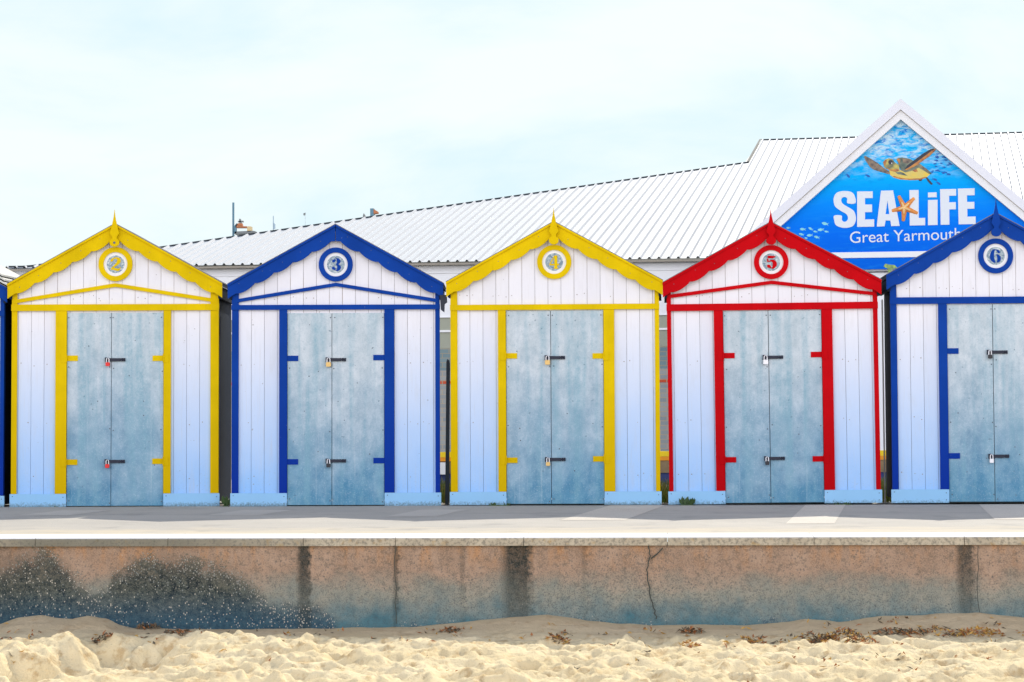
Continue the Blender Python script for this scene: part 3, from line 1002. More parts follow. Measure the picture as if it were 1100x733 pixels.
def sand_z(x, y):
    d = WALL_Y - y                     # distance seaward from the wall
    bz = bank_z(x)
    base = -0.715 - 0.028 * max(0, d - .5)
    f = math.exp(-(max(0, d) / 0.42) ** 1.6)
    z = base * (1 - f) + bz * f
    if not (-8 < x < 7 and d < 6):
        return z + 0.05 * noise.noise((x * .15, y * .15, 0))
    k = min(1, 0.22 * min(1, max(0, d / .25)) + max(0, (d - 0.45) / 0.75))
    a = 0.050 * noise.noise((x * .9, y * 1.1, 1.3))
    a += 0.034 * noise.noise((x * 2.0, y * 2.6, 4.7))
    rr = noise.noise((x * 3.2, y * 5.0, 9.1))
    a += 0.020 * (1 - abs(rr) * 2.2)
    rr = noise.noise((x * 7.0, y * 10.0, 2.2))
    a += 0.018 * (1 - abs(rr) * 2.0)
    rr = noise.noise((x * 15.0 + y * 3, y * 13.0, 7.7))
    a += 0.013 * (1 - abs(rr) * 2.0)
    rr = noise.noise((x * 27.0, y * 25.0, 3.3))
    a += 0.010 * (1 - abs(rr) * 2.0)
    z += k * a
    z += 0.006 * noise.noise((x * 21, y * 21, 5.5)) * (0.25 + .75 * k) + 0.008 * noise.noise((x * 6, y * 6, 15.5)) * (1 - k)
    for px_, py_, r, dep, an, el in cell.get((int(math.floor(x / .5)), int(math.floor(y / .5))), ()):
        dx, dy = x - px_, y - py_
        u = (dx * math.cos(an) + dy * math.sin(an)) / el
        v = -dx * math.sin(an) + dy * math.cos(an)
        q = math.hypot(u, v) / r
        if q < 1.9:
            z += k * dep * (-math.exp(-(q * 1.15) ** 2 * 1.4) + 0.55 * math.exp(-((q - 1.15) / .30) ** 2))
    # hollow dug on the left and the heap beside it
    q = math.hypot((x - pit_c.x - 0.25 * (y + 9.4)) / 0.58, (y + 9.45) / 1.15)
    q += 0.18 * noise.noise((x * 5, y * 5, 8.8))
    z += -0.26 * math.exp(-max(0, q) ** 4.5) + 0.045 * math.exp(-((q - 1.12) / .2) ** 2)
    q = math.hypot((x - mound_c.x) / 0.75, (y - mound_c.y) / 0.5)
    z += 0.07 * math.exp(-q ** 2)
    return z


def frange(a, b_, s):
    n_ = int(round((b_ - a) / s))
    return [a + (b_ - a) * i / n_ for i in range(n_ + 1)]


sx = [-3000, -400, -60, -20, -10, -7] + frange(-6.3, 4.9, 0.0165) + [5.6, 8, 20, 60, 400, 3000]
sy = [-3000, -400, -80, -40, -25, -18, -14.5, -12.6] + frange(-11.9, -8.6, 0.024) + frange(-8.585, -7.30, 0.016)
b = MB()
for y in sy:
    for x in sx:
        b.v.append((x, y, sand_z(x, y)))
nxs = len(sx)
for j in range(len(sy) - 1):
    for i in range(nxs - 1):
        q = j * nxs + i
        b.f.append((q, q + 1, q + nxs + 1, q + nxs))
b.m = [0] * len(b.f)


def sand_mat():
    m, t, bs = base_mat('beach_sand', 0.95, 0, 0.1)
    p = world_pos(t)
    n1 = noise_(t, p, 1.6, 5)
    n2 = noise_(t, p, 60, 3, .7)
    n3 = noise_(t, world_pos(t, (1, .55, 1)), 10, 5, .65)
    s = sepz(t, p)
    c = mixc(t, rng(t, n1, .3, .7), (0.72, 0.575, 0.33), (0.82, 0.69, 0.44))
    c = mixc(t, math_(t, 'MULTIPLY', rng(t, n3, .53, .66), .62), c, (0.47, 0.30, 0.13))  # brown patches painted in for shaded hollows between the lumps
    c = mixc(t, math_(t, 'MULTIPLY', rng(t, n2, .6, .75), .4), c, (0.24, 0.17, 0.10))
    c = mixc(t, math_(t, 'MULTIPLY', rng(t, s[1], -8.3, -7.6), .65), c, (0.40, 0.30, 0.20))       # brown shade painted into the sand along the foot of the wall
    t.links.new(c, bs.inputs['Base Color'])
    n5 = noise_(t, p, 26, 4, .65)
    bump(t, bs, math_(t, 'ADD', math_(t, 'MULTIPLY', n2, .5), math_(t, 'ADD', math_(t, 'MULTIPLY', n3, 1.6), n5)), .5, .02)
    return m


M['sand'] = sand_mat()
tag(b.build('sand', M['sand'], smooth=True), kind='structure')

# seaweed and driftwood bits on the sand
M['weed'] = flat('dry_seaweed', (0.36, 0.14, 0.045), .8, 0, .5, 25)
M['weed2'] = flat('dark_seaweed', (0.13, 0.10, 0.06), .8, 0, .5, 25)
M['weed3'] = flat('ochre_seaweed', (0.52, 0.30, 0.07), .8, 0, .4, 25)


def ground_hit(px, py):
    d = ray(px, py)
    t_ = 10.0
    while t_ < 24:
        p = CAM + d * t_
        if p.y > -7.42 or p.z < sand_z(p.x, p.y):
            break
        t_ += 0.02
    p = CAM + d * t_
    y = min(p.y, -7.43)
    return Vector((p.x, y, sand_z(p.x, y)))


def leafy(b, c, r, n, h, rnd, ms):
    for _ in range(n):
        a = rnd.uniform(0, 6.28)
        q = r * math.sqrt(rnd.random())
        x, y = c.x + q * math.cos(a) * 1.5, c.y + q * math.sin(a)
        z = sand_z(x, min(y, -7.36)) + rnd.uniform(0, h) * (1 - q / r * .7)
        an = rnd.uniform(0, 6.28)
        l, w_ = rnd.uniform(.010, .034), rnd.uniform(.005, .011)
        dx, dy = math.cos(an), math.sin(an)
        t1, t2 = rnd.uniform(-.02, .03), rnd.uniform(-.02, .03)
        mi = rnd.randrange(ms)
        p = [(x - dx * l - dy * w_ * .4, y - dy * l + dx * w_ * .4, z + t1), (x - dy * w_, y + dx * w_, z + .012), (x + dx * l, y + dy * l, z + t2), (x + dy * w_, y - dx * w_, z + .004)]
        p = [(a_[0], a_[1], max(a_[2], sand_z(a_[0], min(a_[1], -7.36)) + .002)) for a_ in p]
        b.face(p, mi)


clumps = [
    (899, 686, .13, 110, .07, 'rust-brown seaweed heap, the biggest in the shade right of the picture centre'), (880, 690, .09, 40, .04, 'small rusty seaweed tuft just left of the biggest brown heap'),
    (742, 681, .06, 40, .05, 'dark seaweed tuft at the foot of the wall under the jagged crack'), (810, 691, .06, 26, .04, 'small orange-brown seaweed tuft on the shadow edge left of the biggest heap'),
    (925, 689, .07, 36, .04, 'flat brown seaweed tuft just right of the biggest heap'), (1000, 680, .16, 70, .03, 'long strewn line of brown seaweed below the drip stain on the wall'),
    (962, 681, .12, 50, .03, 'scattered grey-brown seaweed patch between the biggest heap and the long line'), (1052, 683, .12, 60, .05, 'ochre and rust seaweed heap at the sunlit shadow edge on the right'),
    (160, 670, .06, 30, .05, 'dark twiggy tuft against the foot of the algae-covered wall'), (190, 681, .06, 26, .03, 'dark tuft lying by the shadow edge on the left'),
    (483, 679, .05, 26, .03, 'small dark tuft below the wall left of the wide black drip'), (600, 688, .06, 28, .03, 'small rusty tuft on the shadow edge under the wide black drip'),
    (110, 686, .05, 22, .03, 'dark tuft in the shaded sand beside the dug hollow'), (740, 694, .05, 18, .02, 'thin ochre scraps on the lit sand under the jagged crack')]
for i, (px, py, r, n_, h_, lab) in enumerate(clumps):
    rnd = random.Random(100 + i)
    c = ground_hit(px, py)
    b = MB()
    leafy(b, c, r, int(n_ * 1.7), h_, rnd, 3)
    dark_first = 'dark' in lab or 'grey' in lab
    ms = [M['weed2'], M['weed2'], M['weed']] if dark_first else ([M['weed3'], M['weed'], M['weed3']] if 'ochre' in lab else [M['weed'], M['weed2'], M['weed3']])
    tag(b.build('seaweed_clump', ms), lab, 'seaweed', 'seaweed clumps washed up on the sand')
b = MB()
rnd = random.Random(5)
for _ in range(420):
    x = rnd.uniform(-5.3, 3.7)
    y = -7.5 - abs(rnd.gauss(0, 1.2))
    if y < -11.5:
        continue
    dens = 0.35 + .65 * (x > .4)
    if rnd.random() > dens:
        continue
    leafy(b, Vector((x, y, 0)), .03, rnd.choice((1, 1, 2, 3)), .012, rnd, 3)
tag(b.build('sand_litter', [M['weed'], M['weed2'], M['weed3']]), kind='stuff')

# ------------------------------------------------------------------ plants at the feet of the huts
M['leaf'] = flat('weed_leaf', (0.045, 0.085, 0.025), .6, 0, .5, 30)
M['grass'] = flat('grass_blade', (0.13, 0.20, 0.035), .6, 0, .5, 12)
M['grass2'] = flat('dry_grass_blade', (0.36, 0.29, 0.10), .7, 0, .4, 12)


def plant(px, py, h, n_, lab, y=-0.05, spread=.05):
    rnd = random.Random(int(px))
    c = at_y(px, py, y)
    c.z = 0
    b = MB()
    b.prism([(c.x - spread - .02, .0), (c.x + spread + .02, .0), (c.x + spread * .6, .009), (c.x - spread * .6, .009)], c.y - .025, c.y + .02)
    for _ in range(n_):
        an = rnd.uniform(0, 6.28)
        lean = rnd.uniform(.2, 1.1)
        l = h * rnd.uniform(.5, 1.1)
        bx, by = c.x + rnd.uniform(-spread, spread), c.y + rnd.uniform(-.02, .02)
        d = Vector((math.cos(an) * lean, math.sin(an) * lean * .5 - .1, 1)).normalized()
        s = d.cross(Vector((0, 1, .2))).normalized() * l * .2
        p0 = Vector((bx, by, 0.004))
        b.face([p0, p0 + d * l * .5 + s, p0 + d * l, p0 + d * l * .5 - s], 0)
    return tag(b.build('weed_plant', M['leaf']), lab, 'weed', 'weeds growing at the feet of the huts')


plant(738, 541, .085, 26, 'green weed with pointed leaves in front of the left base board of hut 5', -.06, .06)
plant(243, 543, .12, 16, 'small weed in the dark gap between huts 2 and 3', -.03, .02)
plant(52, 545, .035, 14, 'low fringe of green along the left base board of hut 2', -.04, .10)
plant(536, 543, .035, 14, 'low fringe of green below the left door post of hut 4', -.04, .10)
plant(905, 541, .03, 12, 'low fringe of green under the right base board of hut 5', -.04, .09)
b = MB()
rnd = random.Random(9)
for gx0, gx1 in ((466, 490), (702, 724), (936, 962)):
    for _ in range(520):
        y = rnd.uniform(.9, 4.5)
        px = rnd.uniform(gx0, gx1)
        c = at_y(px, 540, y)
        h_ = rnd.uniform(.05, .24) * (1.0 if y > 1.5 else .6)
        a = rnd.uniform(-.6, .6)
        wv = rnd.uniform(.004, .01)
        p0 = Vector((c.x, y, -0.006))
        b.face([p0 + Vector((-wv, 0, 0)), p0 + Vector((wv, 0, 0)), p0 + Vector((a * h_, rnd.uniform(-.05, .05), h_))], 0 if rnd.random() < .62 else 1)
tag(b.build('grass', [M['grass'], M['grass2']]), kind='stuff')

# ------------------------------------------------------------------ building behind
uv_ = ray(1004, -183).normalized()                    # up-slope direction of the sheet roof
nrm = Vector((uv_.x, uv_.y, 0)).normalized()           # horizontal, into the building
ea = Vector((nrm.y, -nrm.x, 0))                        # along the eaves, to the right
rn = ea.cross(uv_).normalized()                        # roof normal
E0 = at_y(700, 277.5, 18.0)                            # a point of the eaves
az = math.atan2(ea.y, ea.x)
BZ = 0.0
bld = thing('aquarium_building', 'long white building with a ribbed white metal roof behind the huts', 'building', (E0.x, E0.y, 0), az)
zE = E0.z


def rp(px, py):
    p = at_plane(px, py, E0, rn) - E0
    return p.dot(ea), p.dot(uv_)


def loc(a, c, h=0.0):        # roof coordinates -> building-local
    p = ea * a + uv_ * c + rn * h
    return (p.dot(ea), p.dot(nrm), p.z + zE)


r1, r2, r3, r4 = rp(180, 265.5), rp(804.5, 175), rp(818, 151), rp(1100, 143)


def ridge(a):
    if a < (r2[0] + r3[0]) / 2:
        t_ = (a - r1[0]) / (r2[0] - r1[0])
        return max(0.02, r1[1] + (r2[1] - r1[1]) * t_)
    t_ = (a - r3[0]) / (r4[0] - r3[0])
    return r3[1] + (r4[1] - r3[1]) * t_


aL = rp(-20, 292)[0]
aR = rp(1300, 270)[0]
pitch = 10.45 * (E0 - CAM).length / FPX
b = MB()
step = (r2[0] + r3[0]) / 2
rib_h = 0.032
k0 = math.floor((aL - step) / pitch)
a = step + k0 * pitch
ribs = []
while a < aR:
    w1, w2 = pitch * .40, pitch * .12
    a0, a1, a2, a3 = a, a + (w1 - w2) / 2, a + (w1 + w2) / 2, a + w1
    prof = [(a0 + .001, 0), (a1, rib_h), (a2, rib_h), (a3, 0), (a + pitch + .001, 0)]
    ribs.append(a)
    for (p, hp), (q, hq) in zip(prof[:-1], prof[1:]):
        eps = 1e-4
        tp, tq = ridge(p + eps), ridge(q - eps)
        m_ = 1 if hp > 0 and hq == 0 else 0
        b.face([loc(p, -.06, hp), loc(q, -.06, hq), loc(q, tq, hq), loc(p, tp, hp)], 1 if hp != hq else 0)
    a += pitch
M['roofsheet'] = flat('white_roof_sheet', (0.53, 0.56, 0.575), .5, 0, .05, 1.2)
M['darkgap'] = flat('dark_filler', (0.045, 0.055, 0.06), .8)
M['ribside'] = flat('rib_side_shade', (0.31, 0.335, 0.38), .6, 0, .12, 1.5)  # darker colour paints shade onto the rib sides
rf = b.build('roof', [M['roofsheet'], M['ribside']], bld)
b = MB()
na = 80
for xs_, xe_ in ((rp(2, 290)[0], step - .002), (step + .002, aR)):
    for i in range(na):
        p, q = xs_ + (xe_ - xs_) * i / na, xs_ + (xe_ - xs_) * (i + 1) / na
        b.face([loc(p, ridge(p) - .002, -.02), loc(q, ridge(q) - .002, -.02), loc(q, ridge(q) - .002, rib_h * .97), loc(p, ridge(p) - .002, rib_h * .97)])
cA, cB = ridge(step - .01), ridge(step + .01)
b.face([loc(step - .03, cA, -.02), loc(step - .03, cB, -.02), loc(step - .03, cB, rib_h), loc(step - .03, cA, rib_h)])
b.face([loc(step - .045, cA, rib_h + .002), loc(step + .002, cA, rib_h + .002), loc(step + .002, cB, rib_h + .002), loc(step - .045, cB, rib_h + .002)])
b.build('ridge_flashing', M['darkgap'], bld)
b = MB()                                                # back slope closing the roof
pr = [rp(2, 290)[0], r1[0], step - .01, step + .01, r4[0], aR]
for p, q in zip(pr[:-1], pr[1:]):
    P, Q = Vector(loc(p, ridge(p), -.03)), Vector(loc(q, ridge(q), -.03))
    b.face([P, Q, Q + Vector((0, 6, -2.2)), P + Vector((0, 6, -2.2))])
b.build('rear_roof', M['roofsheet'], bld)
b = MB()                                                # dark ends under the ribs, gutter
for a in ribs:
    w1, w2 = pitch * .40, pitch * .12
    b.face([loc(a, -.03, -.001), loc(a + w1, -.03, -.001), loc(a + (w1 + w2) / 2, -.03, rib_h * .97), loc(a + (w1 - w2) / 2, -.03, rib_h * .97)])
b.build('eaves_filler', M['darkgap'], bld)
b = MB()
y_g = loc(0, -.06)[1]
b.box(aL, aR, y_g - .01, y_g + .10, zE - .066, zE - .034)
b.build('gutter', flat('tan_gutter', (0.30, 0.27, 0.22), .7), bld)


def bz(py, px=712):          # height on the building front
    return at_plane(px, py, E0 + nrm * .12, nrm).z


def bx_(px, py=400):
    return (at_plane(px, py, E0 + nrm * .12, nrm) - E0).dot(ea)


z_w1, z_w0, z_b1 = bz(338), bz(372.5), bz(396)
M['clad'] = flat('white_cladding', (0.78, 0.79, 0.80), .5, 0, .03, 1)
b = MB()
k = aL
while k < aR:
    b.box(k + .004, min(k + 3.2, aR) - .004, .12, .16, z_w1, zE - .08)
    k += 3.2
b.box(aL, aR, .165, .2, z_w1 - .05, zE - .02)
b.box(aL, aR, .10, .1185, bz(290.5), bz(289.8))
b.build('cladding', M['clad'], bld)


def brick_mat(name, c1, c2, mort):
    m, t, bs = base_mat(name, .8)
    tcx = N(t, 'ShaderNodeTexCoord')
    sp = sepz(t, tcx.outputs['Object'])
    cb = N(t, 'ShaderNodeCombineXYZ')
    t.links.new(sp[0], cb.inputs[0])
    t.links.new(sp[2], cb.inputs[1])
    br = N(t, 'ShaderNodeTexBrick')
    br.inputs['Scale'].default_value = 1
    br.inputs['Brick Width'].default_value = .23
    br.inputs['Row Height'].default_value = .079
    br.inputs['Mortar Size'].default_value = .007
    br.inputs['Color1'].default_value = (*c1, 1)
    br.inputs['Color2'].default_value = (*c2, 1)
    br.inputs['Mortar'].default_value = (*mort, 1)
    t.links.new(cb.outputs[0], br.inputs['Vector'])
    t.links.new(br.outputs['Color'], bs.inputs['Base Color'])
    return m


M['brick_grey'] = brick_mat('grey_brick', (0.24, 0.27, 0.28), (0.33, 0.34, 0.32), (0.40, 0.33, 0.24))
M['brick_teal'] = brick_mat('dark_brick', (0.13, 0.20, 0.22), (0.19, 0.26, 0.27), (0.30, 0.27, 0.2))
M['brick_red'] = brick_mat('red_brick', (0.50, 0.08, 0.03), (0.55, 0.12, 0.05), (0.4, 0.3, 0.2))
b = MB()
b.box(aL, aR, .12, .3, 0, bz(411), 0)
b.box(aL, aR, .117, .3, bz(411), bz(407), 2)
b.box(aL, aR, .12, .3, bz(407), z_b1, 0)
b.box(aL, aR, .118, .3, z_b1, z_w0, 1)
b.build('brick_wall', [M['brick_grey'], M['brick_teal'], M['brick_red']], bld)
M['glass'], t_, bs_ = base_mat('window_glass', .25, 0, .5)
n_ = noise_(t_, world_pos(t_), .8, 3)
t_.links.new(mixc(t_, n_, (0.24, 0.26, 0.19), (0.34, 0.35, 0.27)), bs_.inputs['Base Color'])
for px in (240, 478, 713, 948):
    xc = bx_(px)
    b = MB()
    hw = 1.7
    for (xa, xb, za, ze) in ((xc - hw, xc + hw, z_w1 - .012, z_w1 - .0), (xc - hw, xc + hw, bz(354.6), bz(352.4)), (xc - hw, xc - hw + .06, z_w0, z_w1), (xc + hw - .06, xc + hw, z_w0, z_w1)):
        b.box(xa, xb, .10, .15, za, ze)
    wf = b.build('window', M['white'], bld)
    b = MB()
    b.box(xc - hw + .06, xc + hw - .06, .135, .148, z_w0 + .002, z_w1 - .013)
    b.build('pane', M['glass'], wf)
b = MB()
b.box(aL, aR, .152, .3, z_w0 + .002, z_w1)
b.build('inner_wall', M['clad'], bld)

# low barrier running along the building
yb = 8.5
bar = thing('low_barrier', 'low yellow, orange and brown barrier seen through the gaps between the huts', 'barrier', (at_y(712, 520, yb).x, yb, 0))
ox = bar.location.x
xa, xb = at_y(380, 490, yb).x - ox, at_y(1100, 490, yb).x - ox


def zb_at(py):
    return at_y(712, py, yb).z


M['by'] = flat('yellow_rail_paint', (0.85, 0.60, 0.01), .5)
M['bo'] = flat('orange_rail_paint', (0.80, 0.30, 0.01), .5)
M['bb'] = flat('brown_board', (0.24, 0.17, 0.09), .8, 0, .5, 9)
M['bn'] = flat('navy_board', (0.03, 0.05, 0.16), .7)
for nm, pa, pb, mt, dy in (('rail', 490.5, 484.8, 'by', -.02), ('rail', 494.8, 490.6, 'bo', -.015), ('board', 508, 494.9, 'bb', 0), ('board', 523, 508.1, 'bn', .02)):
    b = MB()
    b.box(xa, xb, dy, .06, max(.0, zb_at(pa)), zb_at(pb))
    b.build(nm, M[mt], bar)
b = MB()
xw = at_y(476, 500, yb - .04).x - ox
b.box(xw - .5, xw + .06, -.05, -.021, zb_at(509), zb_at(496))
b.build('white_board', M['white'], bar)
b = MB()
for px in (400, 560, 640, 800, 880, 1000):
    x = at_y(px, 500, yb).x - ox
    b.box(x - .04, x + .04, .061, .12, 0, zb_at(486))
b.build('post', M['bb'], bar)

# gable over the entrance
GP = E0 - nrm * 0.9
apx = at_plane(967, 107.5, GP, nrm)
gl = at_plane(832, 238, GP, nrm)
gr = at_plane(1100, 208, GP, nrm)


def g2(px, py):              # pixel on the gable plane -> (along, height)
    p = at_plane(px, py, GP, nrm) - GP
    return p.dot(ea), p.z + GP.z


A = g2(967.5, 107.5)
Lq, Rq = g2(832, 238), g2(1100, 207.5)
sl_l = (A[1] - Lq[1]) / (A[0] - Lq[0])
sl_r = (A[1] - Rq[1]) / (Rq[0] - A[0])
slg = (sl_l + sl_r) / 2
zlow = zE - .35
gab = thing('entrance_gable', 'white gable framing the blue sign above huts 5 and 6', 'gable', (GP.x, GP.y, 0), az)


def tri(off):                # triangle with its apex lowered by off (vertical measure)
    return A[0], A[1] - off


def band(o0, o1, zb2):
    x0, za = tri(o0)
    x1, ze = tri(o1)
    res = []
    for s in (-1, 1):
        res.append([(x0, za), (x0 + s * (za - zb2) / slg, zb2), (x1 + s * (ze - zb2) / slg, zb2), (x1, ze)])
    return res


M['fascia'] = flat('white_fascia', (0.75, 0.76, 0.80), .5, 0, .04, 1.5)
pxm = (GP - CAM).length / FPX
for poly in band(0, 11.6 * pxm, zlow):
    b = MB()
    b.prism(poly, -.20, 0.0)
    b.build('fascia_board', M['fascia'], gab)
for poly in band(12.2 * pxm, 21.8 * pxm, zlow):
    b = MB()
    b.prism(poly, -.16, 0.0)
    b.build('inner_frame', M['white'], gab)
b = MB()
for poly in band(11.5 * pxm, 12.3 * pxm, zlow):
    b.prism(poly, -.155, 0.0)
b.build('seal_line', flat('tan_sealant', (0.45, 0.36, 0.22), .7), gab)
b = MB()
for s, poly in zip((-1, 1), band(.03, .12, zlow)):
    b.prism(poly, 0.001, 7.0, 0)
b.build('gable_roof', M['roofsheet'], gab)
b = MB()
hw = (A[1] - zlow) / slg
b.prism([(A[0] - hw + .4, zlow + .02), (A[0] + hw - .4, zlow + .02), (A[0], A[1] - .4)], .02, .06)
b.box(A[0] - hw + .3, A[0] + hw - .3, .05, .3, 0, zlow)
b.build('gable_wall', M['clad'], gab)

# ---- the sign
SP = GP - nrm * 0.05
sgn = thing('gable_sign', 'blue triangular underwater sign with a turtle, starfish and white lettering, above huts 5 and 6', 'sign', (SP.x, SP.y, 0), az)


def s2(px, py):
    p = at_plane(px, py, SP, nrm) - SP
    return p.dot(ea), p.z + SP.z


def S(poly):
    return [s2(*p) for p in poly]


def water_mat():
    m, t, bs = base_mat('sign_water_print', .5, 0, .05)
    oc = coords(t)
    s = sepz(t, oc)
    zb2, zt = s2(967, 290)[1], s2(967, 130)[1]
    f = rng(t, s[2], zb2, zt)
    cr_ = ramp(t, [(0.0, (0.0, 0.115, 0.66)), (0.25, (0.0, 0.15, 0.80)), (0.45, (0.0, 0.25, 0.88)), (0.62, (0.0, 0.42, 0.90)), (0.85, (0.01, 0.47, 0.86)), (1.0, (0.02, 0.36, 0.72))])
    t.links.new(f, cr_.inputs[0])
    rip = noise_(t, coords(t, (1.4, 1, 3.6)), 3.4, 6, .62, .8)
    c = mixc(t, math_(t, 'MULTIPLY', rng(t, rip, .42, .60), rng(t, f, .60, .80)), cr_.outputs[0], (0.55, 0.74, 0.84))
    rip2 = noise_(t, coords(t, (1.4, 1, 4.2), loc=(3, 0, 5)), 4.2, 5, .6, .5)
    c = mixc(t, math_(t, 'MULTIPLY', rng(t, rip2, .52, .66), rng(t, f, .50, .85)), c, (0.0, 0.17, 0.62))
    rip3 = noise_(t, coords(t, (1, 1, 5)), 3, 4)
    c = mixc(t, math_(t, 'MULTIPLY', rng(t, rip3, .5, .8), .3), c, (0.02, 0.36, 0.85))
    t.links.new(c, bs.inputs['Base Color'])
    return m


M['water'] = water_mat()
AX, AZ = s2(967.5, 129.3)
zbt = s2(960, 270.5)[1]
zb0 = s2(960, 276.8)[1]
sl2 = slg
zfoot = zE - .30
b = MB()
b.prism([(AX, AZ), (AX + (AZ - zbt) / sl2, zbt), (AX - (AZ - zbt) / sl2, zbt)][::-1], -.012, .0)
b.build('sign_panel', M['water'], sgn)
b = MB()
q = (AZ - zb0) / sl2
q2 = (AZ - zfoot) / sl2
b.prism([(AX - q, zb0), (AX + q, zb0), (AX + q2, zfoot), (AX - q2, zfoot)], -.012, 0)
b.build('lower_panel', M['water'], sgn)
b = MB()
b.box(AX - q, AX + q, -.03, 0.0, zb0 + .001, zbt - .001)
b.build('sign_band', M['white'], sgn)
# heavy lettering, traced in a 6.286x enlargement whose corner is (885,195)
def T(p):
    return (885 + p[0] / 6.286, 195 + p[1] / 6.286)


def lp(*pts):
    return S([T(p) for p in pts])


M['letter'] = flat('white_lettering', (0.70, 0.75, 0.80), .5, 0, .02)
b = MB()
Y0, Y1 = -.022, -.0122
Scurve_o = [(213, 148), (210, 105), (190, 75), (140, 66), (90, 76), (68, 108), (67, 140), (78, 172), (115, 200), (150, 220), (162, 240), (160, 262), (140, 274), (122, 262), (120, 232), (70, 232), (70, 262), (84, 298), (140, 315), (195, 303), (215, 268), (215, 232), (200, 198), (160, 172), (128, 152), (118, 132), (122, 114), (140, 106), (158, 116), (160, 148)]
def smooth_loop(P, n=4):
    out = []
    k = len(P)
    for i in range(k):
        p0, p1, p2, p3 = P[i - 1], P[i], P[(i + 1) % k], P[(i + 2) % k]
        sharp = i in (17, 18, 35)
        for j in range(n):
            u = j / n
            out.append(tuple(0.5 * (2 * p1[d] + (p2[d] - p0[d]) * u + (2 * p0[d] - 5 * p1[d] + 4 * p2[d] - p3[d]) * u * u + (3 * p1[d] - p0[d] - 3 * p2[d] + p3[d]) * u ** 3) for d in (0, 1)))
    return out


b.prism(lp(*smooth_loop(Scurve_o)), Y0, Y1)
b.prism(lp((225, 69), (330, 68), (330, 113), (278, 114), (278, 157), (326, 157), (326, 208), (278, 209), (278, 258), (340, 257), (340, 306), (225, 308)), Y0, Y1)
b.prism(lp((386, 64), (430, 63), (430, 130), (417, 222), (417, 265), (410, 304), (357, 306)), Y0, Y1)
b.prism(lp((430, 63), (468, 62), (512, 301), (455, 303), (449, 265), (442, 222), (430, 130)), Y0, Y1)
b.prism(lp((417, 222), (442, 222), (449, 265), (417, 265)), Y0, Y1)
b.prism(lp((578, 60), (640, 59), (641, 248), (684, 247), (684, 297), (580, 299)), Y0, Y1)
b.prism(lp((703, 76), (762, 75), (762, 108), (703, 109)), Y0, Y1)
b.prism(lp((703, 127), (768, 125), (768, 295), (703, 297)), Y0, Y1)
b.prism(lp((785, 54), (893, 52), (893, 97), (846, 98), (846, 142), (891, 141), (891, 189), (847, 190), (848, 293), (789, 294)), Y0, Y1)
b.prism(lp((905, 50), (1018, 47), (1018, 94), (966, 95), (967, 140), (1016, 139), (1016, 185), (968, 186), (969, 239), (1025, 238), (1025, 289), (910, 291)), Y0, Y1)
b.build('large_lettering', M['letter'], sgn)
# smaller lettering
cu = bpy.data.curves.new('place_lettering', 'FONT')
cu.body = 'Great Yarmouth'
cu.size = 1
cu.extrude = 0.0
tmp = bpy.data.objects.new('tmp', cu)
col.objects.link(tmp)
bpy.context.view_layer.update()
me = bpy.data.meshes.new_from_object(tmp.evaluated_get(bpy.context.evaluated_depsgraph_get()))
bpy.data.objects.remove(tmp)
xs_ = [v.co.x for v in me.vertices]
pL, pR = s2(913.2, 261.3), s2(1032.5, 257.0)
wtxt = max(xs_) - min(xs_)
capz = 0.729
sx_ = (pR[0] - pL[0]) / wtxt
sz_ = (12.6 * pxm) / capz
for v in me.vertices:
    u = (v.co.x - min(xs_))
    v.co = (pL[0] + u * sx_, -.0185, pL[1] + v.co.y * sz_ + (pR[1] - pL[1]) * u / wtxt)
me.materials.append(M['letter'])
o = bpy.data.objects.new('place_lettering', me)
col.objects.link(o)
o.parent = sgn
# starfish, slightly domed
sc_ = S([T((543, 180))])[0]
tips = [(505, 97), (612, 112), (635, 217), (536, 270), (458, 200)]
b = MB()
ctr = (sc_[0], -.07, sc_[1])
ring_ = []
for i, tp in enumerate(tips):
    nt_ = tips[(i + 1) % 5]
    for dx in (0,):
        ring_.append((tp, .0))
    mid = ((tp[0] + nt_[0]) / 2 * .40 + 543 * .60, (tp[1] + nt_[1]) / 2 * .40 + 180 * .60)
    ring_.append((mid, 1))
P = []
for i, (p, kind) in enumerate(ring_):
    if kind:
        P.append((p, 'v'))
    else:
        d = Vector((p[0] - 543, p[1] - 180))
        pn = Vector((-d.y, d.x)).normalized() * 10
        P.append(((p[0] - pn.x - d.x * .03, p[1] - pn.y - d.y * .03), 't'))
        P.append(((p[0], p[1]), 't'))
        P.append(((p[0] + pn.x - d.x * .03, p[1] + pn.y - d.y * .03), 't'))
out = [S([T(p)])[0] for p, _ in P]
nP = len(out)
for i in range(nP):
    j = (i + 1) % nP
    a_, c_ = out[i], out[j]
    ia = (ctr[0] * .55 + a_[0] * .45, ctr[2] * .55 + a_[1] * .45)
    ic = (ctr[0] * .55 + c_[0] * .45, ctr[2] * .55 + c_[1] * .45)
    b.face([(a_[0], -.024, a_[1]), (c_[0], -.024, c_[1]), (ic[0], -.055, ic[1]), (ia[0], -.055, ia[1])], 0)
    b.face([(ia[0], -.055, ia[1]), (ic[0], -.055, ic[1]), ctr], 1)
M['star'] = flat('orange_starfish', (0.80, 0.27, 0.06), .6, 0, .45, 14)
M['star2'] = flat('pale_starfish_middle', (0.86, 0.50, 0.22), .6, 0, .4, 14)
b.build('starfish', [M['star'], M['star2']], sgn)


# turtle print, traced in a 10x enlargement whose corner is (915,150)
def TT(*pts):
    return S([(915 + p[0] / 10, 150 + p[1] / 10) for p in pts])


